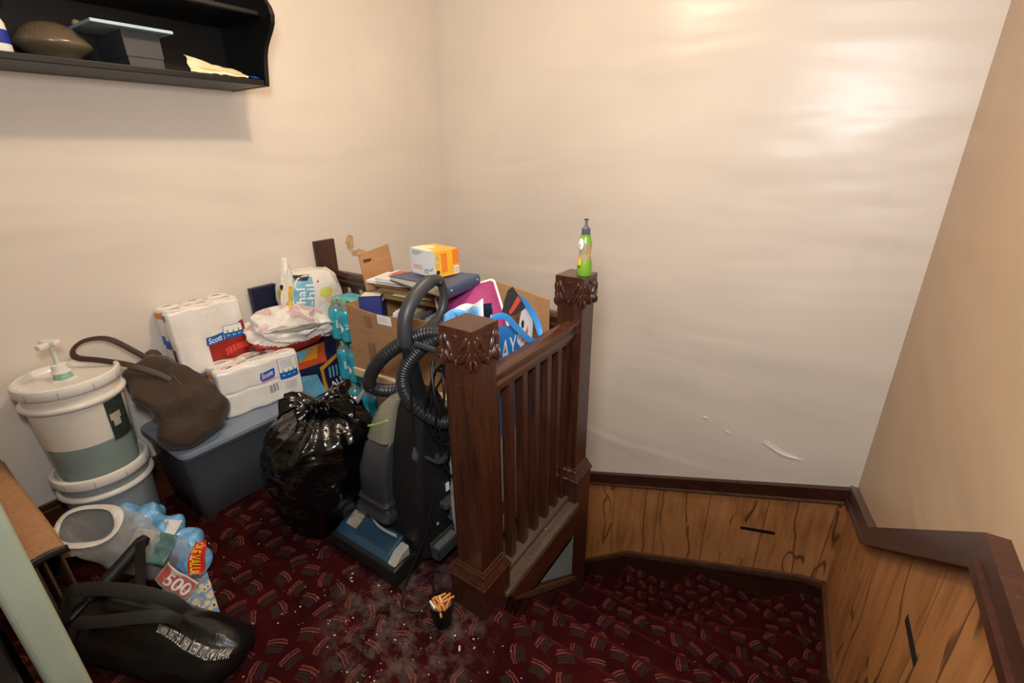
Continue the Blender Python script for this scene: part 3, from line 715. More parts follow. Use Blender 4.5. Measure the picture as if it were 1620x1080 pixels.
def info_panel(t, F, x, y, w, h, bv, blue_h):
    patch('info_panel', F, rect(x, y, x + w, y + h), BLUE, t, bv, 0.0024, 16, 6)
    patch('info_panel_white', F, rect(x + 0.002, y + blue_h, x + w - 0.002, y + h - 0.002), WHITE, t, bv, 0.0032, 16, 6)
    for k in range(3): patch('leaf_icon', F, rect(x + w * (0.16 + 0.28 * k), y + blue_h, x + w * (0.24 + 0.28 * k), y + blue_h + 0.014 - 0.003 * (k % 2)), GREEN, t, bv, 0.0042, 2, 2)
    for k in range(3): disc('cloud_icon', F, (x + w * (0.2 + 0.28 * k), y + blue_h * 0.55), w * 0.10, 0.005, LBLUE, t, bv, 0.0034)
def print_lines(t, F, x, y, w, n, gap, bv, m=GREYINK, th_=0.0022):
    for k in range(n): patch('small_print', F, rect(x, y - k * gap, x + w * (1 - 0.18 * ((k * 37) % 5) / 5), y - k * gap + th_), m, t, bv, 0.0042, 10, 1)
def barcode(t, F, x, y, w, h, bv):
    patch('barcode', F, rect(x, y, x + w, y + h), WHITE, t, bv, 0.0012, 4, 3)
    for k in range(11):
        a = x + w * (0.06 + 0.08 * k); patch('barcode_bar', F, rect(a, y + h * 0.12, a + w * (0.02 + 0.012 * ((k * 7) % 4)), y + h * 0.95), mat('barcode_ink', c(74, 70, 110), 0.5), t, bv, 0.0017, 1, 3)

t = wthing('storage_bin', 'flat navy storage bin lying on the tote behind the small tissue pack', 'bin', (-2.42, 0.95, TT))
MB().box((-2.482, 0.735, TT), (-2.318, 1.17, 0.600)).build('body', NAVY, t, bevel=0.01)
MB().box((-2.484, 0.730, 0.600), (-2.312, 1.175, 0.617)).build('lid', LID, t, bevel=0.005)
t = wthing('tissue_pack', 'tall tissue pack with dark red band, leaning on the wall above the small pack', 'tissue pack', (-2.40, 0.91, 0.618), 'toilet tissue packs on the tote')
Fp = Matrix((Vector((0.02, 1, 0)).normalized(), Vector((-1, 0.02, -0.03)).normalized(), Vector((-0.03, 0, 1)).normalized())).transposed().to_4x4(); Fp.translation = Vector((-2.298, 0.757, 0.6185))
bv = tissue_pack(t, Fp, 0.315, 0.172, 0.312, 3, 2, 1, 0.010)
Fd = Matrix((Vector((0.02, 1, 0)).normalized(), Vector((-0.03, 0, 1)).normalized(), Vector((1, -0.02, 0.03)).normalized())).transposed().to_4x4(); Fd.translation = Fp.translation.copy()
MAROON = mat('printed_dark_red', c(150, 40, 28), 0.4)
b = MB(); nrm = Fd.to_3x3() @ Vector((0, 0, 1))
b.grid(lambda u, v: drape(Fd @ Vector((0.128 + 0.180 * u, 0.014 + v * (0.112 + 0.075 * (0.5 - 0.5 * math.cos(PI * min(1, max(0, (u - .35) / .6))))), 0)), bv, nrm, 0.0016), 36, 16)
b.build('red_band', MAROON, t, smooth=60)
b = MB(); nl = Vector((0, -1, 0)); 
b.grid(lambda u, v: drape(Vector((-2.328 - 0.03 * u, 0.70, 0.632 + 0.12 * v)), bv, nl, 0.0012), 6, 8); b.build('red_band', MAROON, t, smooth=60)
b = MB(); b.grid(lambda u, v: drape(Vector((-2.335 - 0.11 * u, 0.70, 0.885 + 0.028 * v)), bv, nl, 0.0012), 6, 4, paint=lambda u, v, p_: 0 if u < .45 else 1); b.build('corner_print', [BLUE, ORANGE], t, smooth=60)
b = MB(); b.grid(lambda u, v: drape(Vector((-2.36 - 0.07 * u, 0.70, 0.72 + 0.085 * v)), bv, nl, 0.0014), 6, 4, paint=lambda u, v, p_: 0 if abs(v - .5 - .4 * (u - .5)) < .28 else 1); b.build('logo', [BLUE, FILM], t, smooth=60)
tissue_logo(t, Fd, 0.122, 0.122, 0.080, bv, None)
info_panel(t, Fd, 0.206, 0.128, 0.084, 0.064, bv, 0.028)
for k in range(4): patch('red_lettering', Fd, rect(0.195 + 0.016 * k, 0.048 + 0.006 * k, 0.207 + 0.016 * k + (0.05 if k == 3 else 0), 0.085 + 0.004 * k), mat('printed_bright_red', c(214, 66, 58), 0.4), t, bv, 0.0030, 3, 3)
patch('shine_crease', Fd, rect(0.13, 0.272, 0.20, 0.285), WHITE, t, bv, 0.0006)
patch('corner_tag', Fd, rect(0.150, 0.018, 0.200, 0.032), WHITE, t, bv, 0.0030)

t = wthing('tissue_pack', 'small white tissue pack two rolls high standing on the lid of the tote', 'tissue pack', (-2.2, 1.0, TT), 'toilet tissue packs on the tote')
ang = math.radians(8.5)
rx = Vector((math.sin(ang), math.cos(ang), 0)); dp = Vector((-math.cos(ang), math.sin(ang), 0))
Fp = Matrix((rx, dp, Vector((0, 0, 1)))).transposed().to_4x4(); Fp.translation = Vector((-2.150, 0.818, TT + 0.0005))
bv = tissue_pack(t, Fp, 0.375, 0.170, 0.232, 3, 2, 2, 0.011)
Fd = Matrix((rx, Vector((0, 0, 1)), -dp)).transposed().to_4x4(); Fd.translation = Fp.translation.copy()
tissue_logo(t, Fd, 0.176, 0.140, 0.072, bv, PURPLE)
info_panel(t, Fd, 0.268, 0.108, 0.088, 0.108, bv, 0.036)
print_lines(t, Fd, 0.277, 0.204, 0.062, 6, 0.0075, bv)
print_lines(t, Fd, 0.282, 0.092, 0.060, 5, 0.0085, bv)
barcode(t, Fd, 0.205, 0.052, 0.052, 0.050, bv)
disc('hole', Fd, (0.238, 0.032), 0.0022, 0.0022, INK, t, bv, 0.0015, 8)
Fe = Matrix((-dp, Vector((0, 0, 1)), -rx)).transposed().to_4x4(); Fe.translation = Fp @ Vector((0, 0.168, 0))
tissue_logo(t, Fe, 0.045, 0.085, 0.085, bv, PURPLE)
patch('corner_print', Fe, rect(0.02, 0.178, 0.075, 0.202), ORANGE, t, bv, 0.0012)
patch('corner_print', Fe, rect(0.078, 0.178, 0.115, 0.202), PURPLE, t, bv, 0.0012)
Ft = Matrix((rx, dp, Vector((0, 0, 1)))).transposed().to_4x4(); Ft.translation = Fp @ Vector((0, 0, 0.234))
for k in range(2): patch('top_print', Ft, rect(0.16, 0.070 + 0.016 * k, 0.255, 0.076 + 0.016 * k), INK, t, None, 0.0062)

# ------------------------------------------------------------------ carrier bags in the corner behind the tote
def bagmat(name, col, rough=0.35, s=16, strength=0.6, var=0.05, coat=0.2):
    t = NT(name); p = t.pos()
    h = t.math('ADD', t.noise(p, s, 5, 0.6, 1.5), t.math('MULTIPLY', t.noise(p, s * 3, 4, 0.6, 0.8), 0.35))
    lo = tuple(x * (1 - var) for x in col[:3]) + (1,); hi = tuple(min(1, x * (1 + var)) for x in col[:3]) + (1,)
    t.set(col=t.ramp(t.noise(p, 8), [(0.3, lo), (0.7, hi)]), rough=rough, coat=coat, coatr=0.2, normal=t.bump(h, strength, 0.012))
    return t.m
BWHITE = bagmat('white_bag_plastic', c(226, 222, 214))
BPINK = bagmat('pinkish_bag_plastic', c(206, 178, 178))
BRED = bagmat('red_bag_print', c(166, 40, 36))
BBLUE = bagmat('light_blue_bag_print', c(112, 178, 210))
BNAVY = bagmat('navy_bag_print', c(24, 30, 62))
BGOLD = bagmat('gold_bag_print', c(204, 140, 44))
BORNG = bagmat('orange_bag_print', c(190, 78, 36))
BYEL = bagmat('yellow_bag_print', c(232, 200, 60))
BGREEN = bagmat('lime_bag_print', c(206, 210, 100))
BPEACH = bagmat('orange_dot_print', c(240, 164, 66))
BROSE = bagmat('pink_bag_print', c(240, 196, 180))

# woven shopper standing on the floor: navy with light blue corner, gold framed badge and orange swirl
t = wthing('shopping_bag', 'blue and orange woven shopping bag with gold framed navy badge behind the small tissue pack', 'bag', (-2.32, 1.36, 0))
bx0, bx1, by0, by1, bz1 = -2.478, -2.222, 1.205, 1.50, 0.605
def fpaint(u, v, p):
    if p.x < -2.24 and p.y > by0 + 0.02: return 0
    a = (p.y - by0) if p.x > bx1 - 0.03 else (p.x - bx1)
    z = p.z
    return 0
b = MB(); N = 44
def bring(z):
    k = z / bz1; g = 0.012 * math.sin(PI * k)
    out = []
    for u, v in rrect(bx1 - bx0 + 2 * g, by1 - by0 + 2 * g, 0.03, 6):
        q = Vector(((bx0 + bx1) / 2 + u, (by0 + by1) / 2 + v, z)); w = 0.010 * crumple(q, 7, 3); q.x += w * (1 if u > 0 else 0); q.y += w * (1 if v > 0 else -1) * .7
        q.x = max(q.x, -2.482); out.append(q)
    return out
b.loft([bring(bz1 * i / 40) for i in range(41)]); body = b.build('body', BNAVY, t, smooth=60); bv = b.bvh()
Fx = frame((bx1, by0, 0), (0, 1, 0), (0, 0, 1))            # the face turned to the room
patch('blue_panel', Fx, [(0.0, 0.22), (0.20, 0.23), (0.125, 0.44), (0.0, 0.47)], BBLUE, body, bv, 0.0012, 12, 10)
patch('navy_circle', Fx, [(0.0, 0.27), (0.035, 0.29), (0.04, 0.37), (0.0, 0.39)], BNAVY, body, bv, 0.002, 4, 4)
patch('orange_swirl', Fx, [(0.0, 0.50), (0.20, 0.49), (0.21, 0.60), (0.0, 0.60)], BORNG, body, bv, 0.0012, 12, 6)
patch('gold_swirl', Fx, [(0.02, 0.535), (0.15, 0.525), (0.17, 0.60), (0.01, 0.59)], BGOLD, body, bv, 0.002, 12, 6)
patch('blue_fleck', Fx, [(0.02, 0.575), (0.055, 0.54), (0.12, 0.585), (0.02, 0.60)], BBLUE, body, bv, 0.0028, 8, 4)
patch('badge_gold', Fx, [(0.165, 0.27), (0.29, 0.31), (0.29, 0.52), (0.148, 0.47)], BGOLD, body, bv, 0.0022, 8, 8)
patch('badge_navy', Fx, [(0.182, 0.292), (0.285, 0.325), (0.285, 0.50), (0.168, 0.452)], BNAVY, body, bv, 0.003, 8, 8)
for k in range(3): patch('badge_stripe', Fx, [(0.200 + 0.022 * k, 0.382), (0.211 + 0.022 * k, 0.386), (0.208 + 0.022 * k, 0.455), (0.197 + 0.022 * k, 0.450)], BBLUE, body, bv, 0.0038, 2, 4)
G = Fx @ Matrix.Translation((0.203, 0.322, 0)) @ Matrix.Rotation(0.2, 4, 'Z')
text('badge_lettering', 'ALDI', G, 0.052, WHITE, body, bv, 0.004, bold=0.02)

# white and red carrier bag slumped on top
t = wthing('carrier_bag', 'crumpled white and red plastic carrier bag slumped on the blue shopping bag', 'bag', (-2.25, 1.24, 0.61))
def cd(d): return 1 + 0.14 * crumple(d, 1.6, 1) + 0.07 * nz(d, 4, 2)
b = MB()
def cp(u, v, p):
    if p.z > 0.770 - 0.30 * max(0, p.y - 1.24) and nz(p, 20, 3) > 0.0: return 1
    if p.z < 0.665 + 0.25 * max(0, 1.17 - p.y) + 0.12 * max(0, 1.15 - p.y) or (abs(p.y - 1.30) < 0.07 and p.z < 0.655): return 2
    return 0
R3 = Matrix.Rotation(math.radians(-8), 4, 'X')
b.ell((-2.262, 1.245, 0.725), (0.105, 0.190, 0.105), M=R3, nu=120, nv=76, e=0.85, disp=cd, paint=cp)
b.build('body', [BWHITE, BPINK, BRED], t, smooth=50)
b = MB()
b.grid(lambda u, v: (-2.165 + 0.03 * v + 0.02 * math.sin(3 * u), 1.075 + 0.37 * u, 0.775 - 0.055 * u + 0.045 * v * math.sin(PI * u) + 0.012 * nz((u * 6, v * 3, 1)) - 0.02 * math.sin(PI * u)), 30, 5)
b.build('open_edge', BWHITE, t, smooth=60, solid=0.001)
b = MB(); b.ell((-2.20, 1.42, 0.70), (0.05, 0.065, 0.05), nu=24, nv=16, disp=lambda d: 1 + 0.3 * crumple(d, 2.0, 4)); b.build('knotted_corner', BWHITE, t, smooth=50)

# white dotted bag with blue stripe
t = wthing('carrier_bag', 'white carrier bag with coloured dots and light blue lettered stripe against the wall newel', 'bag', (-2.37, 1.45, 0.61))
def dd(d): return 1 + 0.06 * crumple(d, 1.5, 6) + 0.04 * nz(d, 3, 7)
b = MB()
b.ell((-2.365, 1.47, 0.795), (0.105, 0.165, 0.175), nu=70, nv=48, e=0.62, disp=dd)
body = b.build('body', BWHITE, t, smooth=50); bv = b.bvh()
Fx = frame((-2.25, 1.30, 0.62), (0, 1, 0), (0, 0, 1))
patch('blue_stripe', Fx, [(-0.035, 0.02), (0.095, 0.01), (0.145, 0.330), (0.040, 0.335)], BBLUE, body, bv, 0.0016, 12, 20)
patch('yellow_print', Fx, [(-0.10, 0.05), (-0.04, 0.03), (0.035, 0.30), (0.010, 0.31)], BYEL, body, bv, 0.0012, 5, 12)
patch('navy_print', Fx, [(0.065, 0.322), (0.115, 0.315), (0.14, 0.342), (0.065, 0.345)], BNAVY, body, bv, 0.0026, 6, 3)
disc('orange_dot', Fx, (0.145, 0.075), 0.036, 0.045, BPEACH, body, bv, 0.0018)
disc('lime_dot', Fx, (0.205, 0.235), 0.042, 0.028, BGREEN, body, bv, 0.0018)
patch('pink_cone', Fx, [(0.225, 0.155), (0.232, 0.155), (0.245, 0.222), (0.175, 0.222)], BROSE, body, bv, 0.0014, 6, 6)
disc('red_dot', Fx, (0.17, 0.30), 0.006, 0.006, BRED, body, bv, 0.0020, 8)
for k, (s_, yy) in enumerate((('Less hal', 0.045), ('zer-hil', 0.098))):
    G = Fx @ Matrix.Translation((yy, 0.05 + 0.01 * k, 0)) @ Matrix.Rotation(math.radians(80), 4, 'Z')
    text('stripe_lettering', s_, G, 0.062, WHITE, body, bv, 0.004, bold=0.008, fit=0.235)
b = MB()      # handle panel pulled up to a point
b.grid(lambda u, v: (-2.262 - 0.05 * v + 0.008 * nz((u * 4, v * 4, 2)), 1.205 + (0.145 - 0.115 * v) * u + 0.115 * v + 0.008 * nz((u * 3, v * 5, 9)), 0.70 + 0.37 * v), 10, 22)
hb = b.build('handle_panel', BWHITE, t, smooth=60, solid=0.0015)
Fh = frame((-2.245, 1.235, 0.70), (0, 1, 0), (-0.12, 0.2, 1)); bvh_ = b.bvh()
disc('navy_dot', Fh, (0.032, 0.235), 0.011, 0.013, BNAVY, hb, bvh_, 0.002)
disc('yellow_dot', Fh, (0.045, 0.11), 0.022, 0.042, BYEL, hb, bvh_, 0.002)
pts = [Fh @ Vector((0.045 + 0.028 * math.cos(a), 0.11 + 0.055 * math.sin(a), 0.004)) for a in [2 * PI * i / 24 for i in range(24)]]
MB().tube(pts, 0.004, 6, closed=True).build('handle_hole_rim', BWHITE, hb, smooth=60)
t = wthing('folder', 'dark navy folder edge showing behind the white dotted bag', 'folder', (-2.45, 1.25, 0.62))
MB().box((-2.475, 1.195, 0.618), (-2.440, 1.335, 0.915)).build('cover', NAVY, t, bevel=0.004)

# ------------------------------------------------------------------ shrink-wrapped water
TEAL = NT('teal_bottle_wrap'); p_ = TEAL.pos()
TEAL.set(col=TEAL.ramp(TEAL.noise(p_, 10, 3), [(0.3, c(24, 150, 172)), (0.7, c(70, 186, 200))]), rough=0.22, coat=0.5, coatr=0.1, normal=TEAL.bump(TEAL.noise(p_, 26, 4, 0.6, 1.0), 0.35, 0.008))
TEAL = TEAL.m
CLEAR = mat('clear_bottle_plastic', c(196, 208, 204), 0.15, trans=0.7, var=0.05)
CAP = mat('green_bottle_cap', c(96, 172, 120), 0.4)
TXT = mat('pale_wrap_lettering', c(196, 232, 238), 0.4)
def bottle_mesh():
    b = MB(); b.lathe([(0.001, 0), (0.030, 0.001), (0.037, 0.006), (0.0405, 0.02), (0.0395, 0.05), (0.0408, 0.08), (0.0390, 0.11), (0.0408, 0.14), (0.0400, 0.158), (0.034, 0.176), (0.022, 0.194), (0.0135, 0.204), (0.0125, 0.212)], 28, paint=lambda u, v, p: 0 if p.z < 0.172 else 1)
    return b
proto = None
for k, (ox, oy, oz) in enumerate(((-2.195, 1.430, 0.617), (-2.165, 1.420, 0.388), (-2.105, 1.410, 0.159))):
    t = thing('water_pack', ('topmost', 'middle', 'lowest')[k] + ' of three teal shrink-wrapped water bottle packs stacked beside the cardboard box', 'water pack', (ox, oy, oz), 0, 'stacked packs of bottled water')
    for j in range(2):
        for i in range(4):
            if proto is None:
                proto = bottle_mesh().build('bottle', [TEAL, CLEAR], t, smooth=50)
                capo = MB().lathe([(0.001, 0.222), (0.013, 0.222), (0.0145, 0.219), (0.0145, 0.207), (0.013, 0.206)], 18).build('bottle_cap', CAP, proto, smooth=40)
                o = proto
            else:
                o = proto.copy(); COL.objects.link(o); o.parent = t; q = capo.copy(); COL.objects.link(q); q.parent = o
            o.location = (0.042 + 0.083 * i, 0.042 + 0.083 * j, 0.001)
    # lettering printed on the wrap, following the front bottles
    bb = MB()
    for i in range(4):
        q = bottle_mesh(); bb.add(q.v, q.f, 0, Matrix.Translation((0.042 + 0.083 * i, 0.042, 0.001)))
    bv = bb.bvh(); F = frame((0, 0, 0), (1, 0, 0), (0, 0, 1))
    x = 0.066
    sw = 0
    for ch, w, hgt in (('D', 0.036, 0.056), ('S', 0.046, 0.10), ('A', 0.034, 0.056), ('S', 0.046, 0.056), ('A', 0.034, 0.056), ('N', 0.036, 0.050), ('I', 0.016, 0.05)):
        if ch == 'S' and not sw:
            sw = 1
            pts = [(x + 0.016 + 0.015 * math.sin(s * 2 * PI) , 0.055 + 0.095 * s) for s in [i / 16 for i in range(17)]]
            q = MB(); q.grid(lambda u, v: drape(Vector((pts[int(round(u * 16))][0] + (v - .5) * 0.022 * math.sin(PI * (0.08 + 0.84 * u)), 0, pts[int(round(u * 16))][1])), bv, Vector((0, -1, 0)), 0.002), 16, 3)
            q.build('swoosh', WHITE, t, smooth=60)
        else: text('wrap_lettering', ch, F @ Matrix.Translation((x, 0.075, 0)), hgt, TXT, t, bv, 0.002)
        x += w
    q = MB()
    q.grid(lambda u, v: (0.004 + 0.33 * u, 0.05 + 0.12 * v, 0.224 + 0.004 * nz((u * 9, v * 6, k))), 16, 8)
    q.build('shrink_film', mat('teal_film', c(96, 186, 196), 0.2, bump=0.5, bscale=30, coat=0.4), t, smooth=60, solid=0.0008)
t = wthing('carton', 'low brown carton under the lowest water pack, behind the trash bag', 'carton', (-2.0, 1.53, 0))
CARD = NT('brown_cardboard'); p_ = CARD.pos()
CARD.set(col=CARD.ramp(CARD.math('ADD', CARD.math('MULTIPLY', CARD.noise(CARD.mapv(p_, (1, 1, 6)), 9, 4), 0.5), CARD.math('MULTIPLY', CARD.noise(p_, 120, 2), 0.5)), [(0.3, c(150, 108, 70)), (0.7, c(178, 134, 92))]), rough=0.75, normal=CARD.bump(CARD.noise(p_, 14, 3), 0.2, 0.006))
CARD = CARD.m
CARDE = mat('cardboard_inside', c(168, 128, 88), 0.8, var=0.08)
TAPE = mat('brown_parcel_tape', c(132, 90, 54), 0.25, coat=0.4)
MB().box((-2.16, 1.41, 0), (-1.75, 1.645, 0.158)).build('carton_body', CARD, t, bevel=0.003)

# ------------------------------------------------------------------ boxes of books and papers
t = wthing('carton', 'low beige carton with pale rim carrying the big open cardboard box', 'carton', (-1.52, 1.45, 0))
PALEC = mat('beige_carton', c(176, 152, 122), 0.7)
MB().box((-1.68, 1.295, 0), (-1.14, 1.625, 0.585)).build('carton_body', PALEC, t, bevel=0.004)
MB().box((-1.806, 1.279, 0.560), (-1.134, 1.631, 0.602)).build('lid', mat('pale_carton_rim', c(196, 176, 148), 0.6), t, bevel=0.004)
t = wthing('cardboard_box', 'big open brown cardboard box full of books and papers on the beige carton', 'box', (-1.50, 1.45, 0.604))
BF = Matrix.Translation((-1.800, 1.290, 0.6035)) @ Matrix.Rotation(math.radians(3), 4, 'Z')
W_, D_, H_ = 0.66, 0.335, 0.315
def boxw(u, v, ax, s):
    bow = 0.012 * math.sin(PI * u) * v * s
    if ax == 0: return BF @ Vector((W_ * u, -bow, H_ * v - 0.02 * math.sin(PI * u) * v ** 3))
for nm, fn in (('front_panel', lambda u, v: BF @ Vector((W_ * u, -0.012 * math.sin(PI * u) * v, H_ * v * (1.0 - 0.05 * math.sin(PI * min(1, u * 1.6)))))),
               ('back_panel', lambda u, v: BF @ Vector((W_ * u, D_, H_ * v))), ('side_panel', lambda u, v: BF @ Vector((0, D_ * u, H_ * v))), ('side_panel', lambda u, v: BF @ Vector((W_, D_ * u, H_ * v))),
               ('bottom_panel', lambda u, v: BF @ Vector((W_ * u, D_ * v, 0.003))),
               ('side_flap', lambda u, v: BF @ Vector((-0.004 - 0.03 * v, 0.135 + 0.195 * u, H_ + (0.195 + 0.02 * u) * v)))):
    MB().grid(fn, 16, 8).build(nm, CARD, t, solid=0.004)
def onfront(x0, z0, x1, z1, m, nm, off=0.004):
    b = MB(); b.grid(lambda u, v: BF @ Vector((x0 + (x1 - x0) * u, -0.012 * math.sin(PI * (x0 + (x1 - x0) * u) / W_) * (z0 + (z1 - z0) * v) / H_ - off, z0 + (z1 - z0) * v)), 6, 4); return b.build(nm, m, t)
onfront(0.115, 0.225, 0.160, 0.280, TAPE, 'tape_patch'); onfront(0.115, 0.06, 0.165, 0.150, TAPE, 'tape_patch'); onfront(0.145, 0.0, 0.195, 0.06, TAPE, 'tape_patch')
onfront(0.205, 0.258, 0.29, 0.300, WHITE, 'address_label', 0.0045)
for k in range(3): onfront(0.215, 0.270 + 0.008 * k, 0.265, 0.272 + 0.008 * k, GREYINK, 'label_print', 0.005)
b = MB()
for k in range(6): b.box((-0.0265, 0.155 + 0.008 * k, H_ + 0.155), (-0.0245, 0.160 + 0.008 * k, H_ + 0.168 + 0.002 * (k % 2)), M=BF)
b.build('flap_stamp', INK, t)
# a second loose flat piece of cardboard behind the snowman bag
t = wthing('cardboard_sheet', 'loose brown cardboard sheet standing behind the snowman bag', 'cardboard', (-1.08, 1.60, 0.6))
b = MB(); b.prism([(-1.26, 0.0), (-0.935, 0.0), (-0.935, 0.985), (-1.00, 0.995), (-1.26, 1.035)], 'y', 1.640, 1.646)
b.build('sheet', CARDE, t, bevel=0.001)
MB().box((-1.005, 1.6385, 0.3), (-0.940, 1.6395, 0.985)).build('crease_strip', CARD, t)

def book(name, label, cat, F, L, W, T, cover, pages, group=None, spine=True):
    """closed book in frame F: spine along x, width y, thickness z"""
    o = F.translation; t = wthing(name, label, cat, tuple(o), group)
    b = MB(); k = 0.003
    b.box((0, 0, 0), (L, W, k), M=F); b.box((0, 0, T - k), (L, W, T), M=F); b.box((0, 0, 0), (L, k, T), M=F)
    cv = b.build('cover', cover, t)
    MB().box((0.004, k, k), (L - 0.004, W - 0.005, T - k), M=F).build('pages', pages, t)
    return t
PAGES = mat('cream_page_edges', c(226, 216, 192), 0.8, var=0.1, vscale=4, stretch=(1, 1, 60))
BLUEBK = mat('royal_blue_cloth', c(36, 48, 112), 0.5)
t = wthing('hardback_book', 'royal blue hardback book standing at the left front of the open box', 'book', (-1.72, 1.36, 0.78))
F = Matrix.Translation((-1.732, 1.305, 0.805)) @ Matrix.Rotation(math.radians(40), 4, 'Z') @ Matrix.Rotation(math.radians(-5), 4, 'X')
MB().box((0, 0, 0), (0.100, 0.003, 0.150), M=F).box((0, 0.127, 0), (0.100, 0.130, 0.150), M=F).box((0.097, 0, 0), (0.100, 0.130, 0.150), M=F).build('cover', BLUEBK, t)
MB().box((0.004, 0.003, 0.003), (0.097, 0.127, 0.147), M=F).build('pages', PAGES, t)
for k in range(6): MB().box((0.1002, 0.030 + 0.012 * k, 0.118 + 0.001 * (k % 2)), (0.1006, 0.038 + 0.012 * k, 0.130), M=F).build('spine_title', WHITE, t)
for k, (x, y, w, l, tz, rz, m, nm, lb) in enumerate((
    (-1.630, 1.35, 0.02, 0.22, 0.20, 0.25, WHITE, 'paper_sheaf', 'white paper sheaf leaning right of the royal blue book in the open box'),
    (-1.590, 1.36, 0.03, 0.21, 0.17, 0.32, PAPER, 'paper_sheaf', 'cream paper sheaf leaning second right of the royal blue book in the open box'),
    (-1.535, 1.35, 0.02, 0.22, 0.16, 0.30, mat('grey_green_card', c(176, 184, 172), 0.6), 'paper_sheaf', 'grey green folder leaning behind the vacuum grip in the open box'),
    (-1.440, 1.36, 0.05, 0.20, 0.21, 0.15, mat('silver_grey_plastic', c(168, 174, 182), 0.35), 'plastic_case', 'silver grey plastic case seen through the vacuum handle loop'))):
    t = wthing(nm, lb, 'case' if nm == 'plastic_case' else 'paper', (x, y, 0.7))
    M4 = Matrix.Translation((x, y, 0.70)) @ Matrix.Rotation(rz, 4, 'Z') @ Matrix.Rotation(0.28, 4, 'Y')
    b = MB()
    if nm == 'plastic_case': b.box((0, 0, 0), (w, l, tz), M=M4)
    else:
        for q in range(4): b.box((q * w / 4, 0.004 * (q % 2), 0), ((q + .8) * w / 4, l - 0.006 * (q % 3), tz + 0.01 * (q % 2)), M=M4)
    b.build('case_body' if nm == 'plastic_case' else 'sheet', m, t, bevel=0.002)
# files stacked across the top
ACC = mat('brown_pressboard', c(126, 94, 58), 0.55)
F = Matrix.Translation((-1.735, 1.405, 0.930)) @ Matrix.Rotation(math.radians(14), 4, 'Z') @ Matrix.Rotation(math.radians(4), 4, 'Y')
t = wthing('accordion_file', 'brown accordion file stuffed with papers lying across the open box', 'file', (-1.6, 1.45, 0.92))
b = MB(); b.box((0, 0, 0), (0.33, 0.19, 0.006), M=F); b.box((0, 0, 0.056), (0.33, 0.19, 0.062), M=F); b.box((0, 0.17, 0), (0.33, 0.19, 0.06), M=F); b.build('cover', ACC, t, bevel=0.002)
b = MB()
for k in range(7):
    b.box((0.004 + 0.006 * (k % 3), 0.004 + 0.005 * ((k * 5) % 4), 0.007 + 0.0068 * k), (0.325 - 0.02 * (k % 2), 0.17, 0.0085 + 0.0068 * k), M=F)
b.build('pleats', mat('tan_file_leaves', c(176, 146, 100), 0.7, var=0.2, vscale=3), t)
b = MB(); b.box((0.10, -0.006, 0.026), (0.25, 0.1, 0.029), M=F); b.box((0.19, -0.010, 0.034), (0.30, 0.1, 0.037), M=F); b.build('loose_sheet', PAPER, t)
F = Matrix.Translation((-1.785, 1.405, 0.9945)) @ Matrix.Rotation(math.radians(12), 4, 'Z') @ Matrix.Rotation(math.radians(2), 4, 'Y')
t = wthing('magazine_stack', 'white edged magazine lying directly on the brown accordion file', 'magazine', (-1.6, 1.45, 0.99))
b = MB(); b.box((0, 0, 0), (0.30, 0.17, 0.012), M=F); b.build('pages', mat('white_page_edges', c(226, 226, 230), 0.6, var=0.06), t)
F = Matrix.Translation((-1.715, 1.400, 1.0105)) @ Matrix.Rotation(math.radians(10), 4, 'Z') @ Matrix.Rotation(math.radians(2), 4, 'Y')
t = wthing('paperback_book', 'white paperback with red orange cover picture under the blue ring binder', 'book', (-1.6, 1.45, 1.0))
MB().box((0, 0, 0), (0.25, 0.17, 0.014), M=F).build('pages', mat('white_page_edges', c(226, 226, 230)), t)
MB().box((-0.001, -0.001, 0.014), (0.251, 0.171, 0.0155), M=F).build('cover', mat('white_cover', c(222, 218, 214), 0.4), t)
MB().box((0.02, 0.08, 0.0156), (0.15, 0.165, 0.0162), M=F).build('cover_picture', mat('red_orange_cover', c(206, 96, 66), 0.4), t)
MB().box((0.2505, 0, 0.001), (0.252, 0.17, 0.0145), M=F).build('spine', mat('ochre_spine', c(196, 150, 84), 0.5), t)
# ring binder on top
BIND = mat('slate_blue_vinyl', c(62, 78, 108), 0.42, bump=0.1, bscale=200)
t = wthing('ring_binder', 'slate blue ring binder lying on the papers under the yellow carton', 'binder', (-1.42, 1.45, 1.02))
P00, P01, P10, P11 = Vector((-1.640, 1.415, 1.032)), Vector((-1.215, 1.325, 1.055)), Vector((-1.605, 1.610, 1.030)), Vector((-1.240, 1.565, 1.055))
def bf(u, v, z): return P00 * (1 - u) * (1 - v) + P01 * u * (1 - v) + P10 * (1 - u) * v + P11 * u * v + Vector((0, 0, z))
def wedge(z0, z1, z2, z3, u0=0.0, u1=1.0, m=BIND, nm='cover'):
    b = MB(); vs = [bf(u0, 0, z0), bf(u1, 0, z1), bf(u1, 1, z1), bf(u0, 1, z0), bf(u0, 0, z2), bf(u1, 0, z3), bf(u1, 1, z3), bf(u0, 1, z2)]
    b.add(vs, [(3, 2, 1, 0), (4, 5, 6, 7), (0, 1, 5, 4), (1, 2, 6, 5), (2, 3, 7, 6), (3, 0, 4, 7)]); return b.build(nm, m, t, bevel=0.003)
wedge(0.006, 0.010, 0.010, 0.014); wedge(-0.012, -0.036, -0.009, -0.032); wedge(-0.008, -0.030, 0.005, 0.009, 0.03, 0.90, PAGES, 'pages')
b = MB(); pr = []
for i in range(9):
    a = -PI / 2 + PI * i / 8; pr.append((1.0 + 0.02 * math.cos(a), -0.011 + 0.025 * math.sin(a)))
b.loft([[bf(u, v, z) for u, z in pr] for v in (0, 1)]); b.build('spine', BIND, t, smooth=50, bevel=0.001)
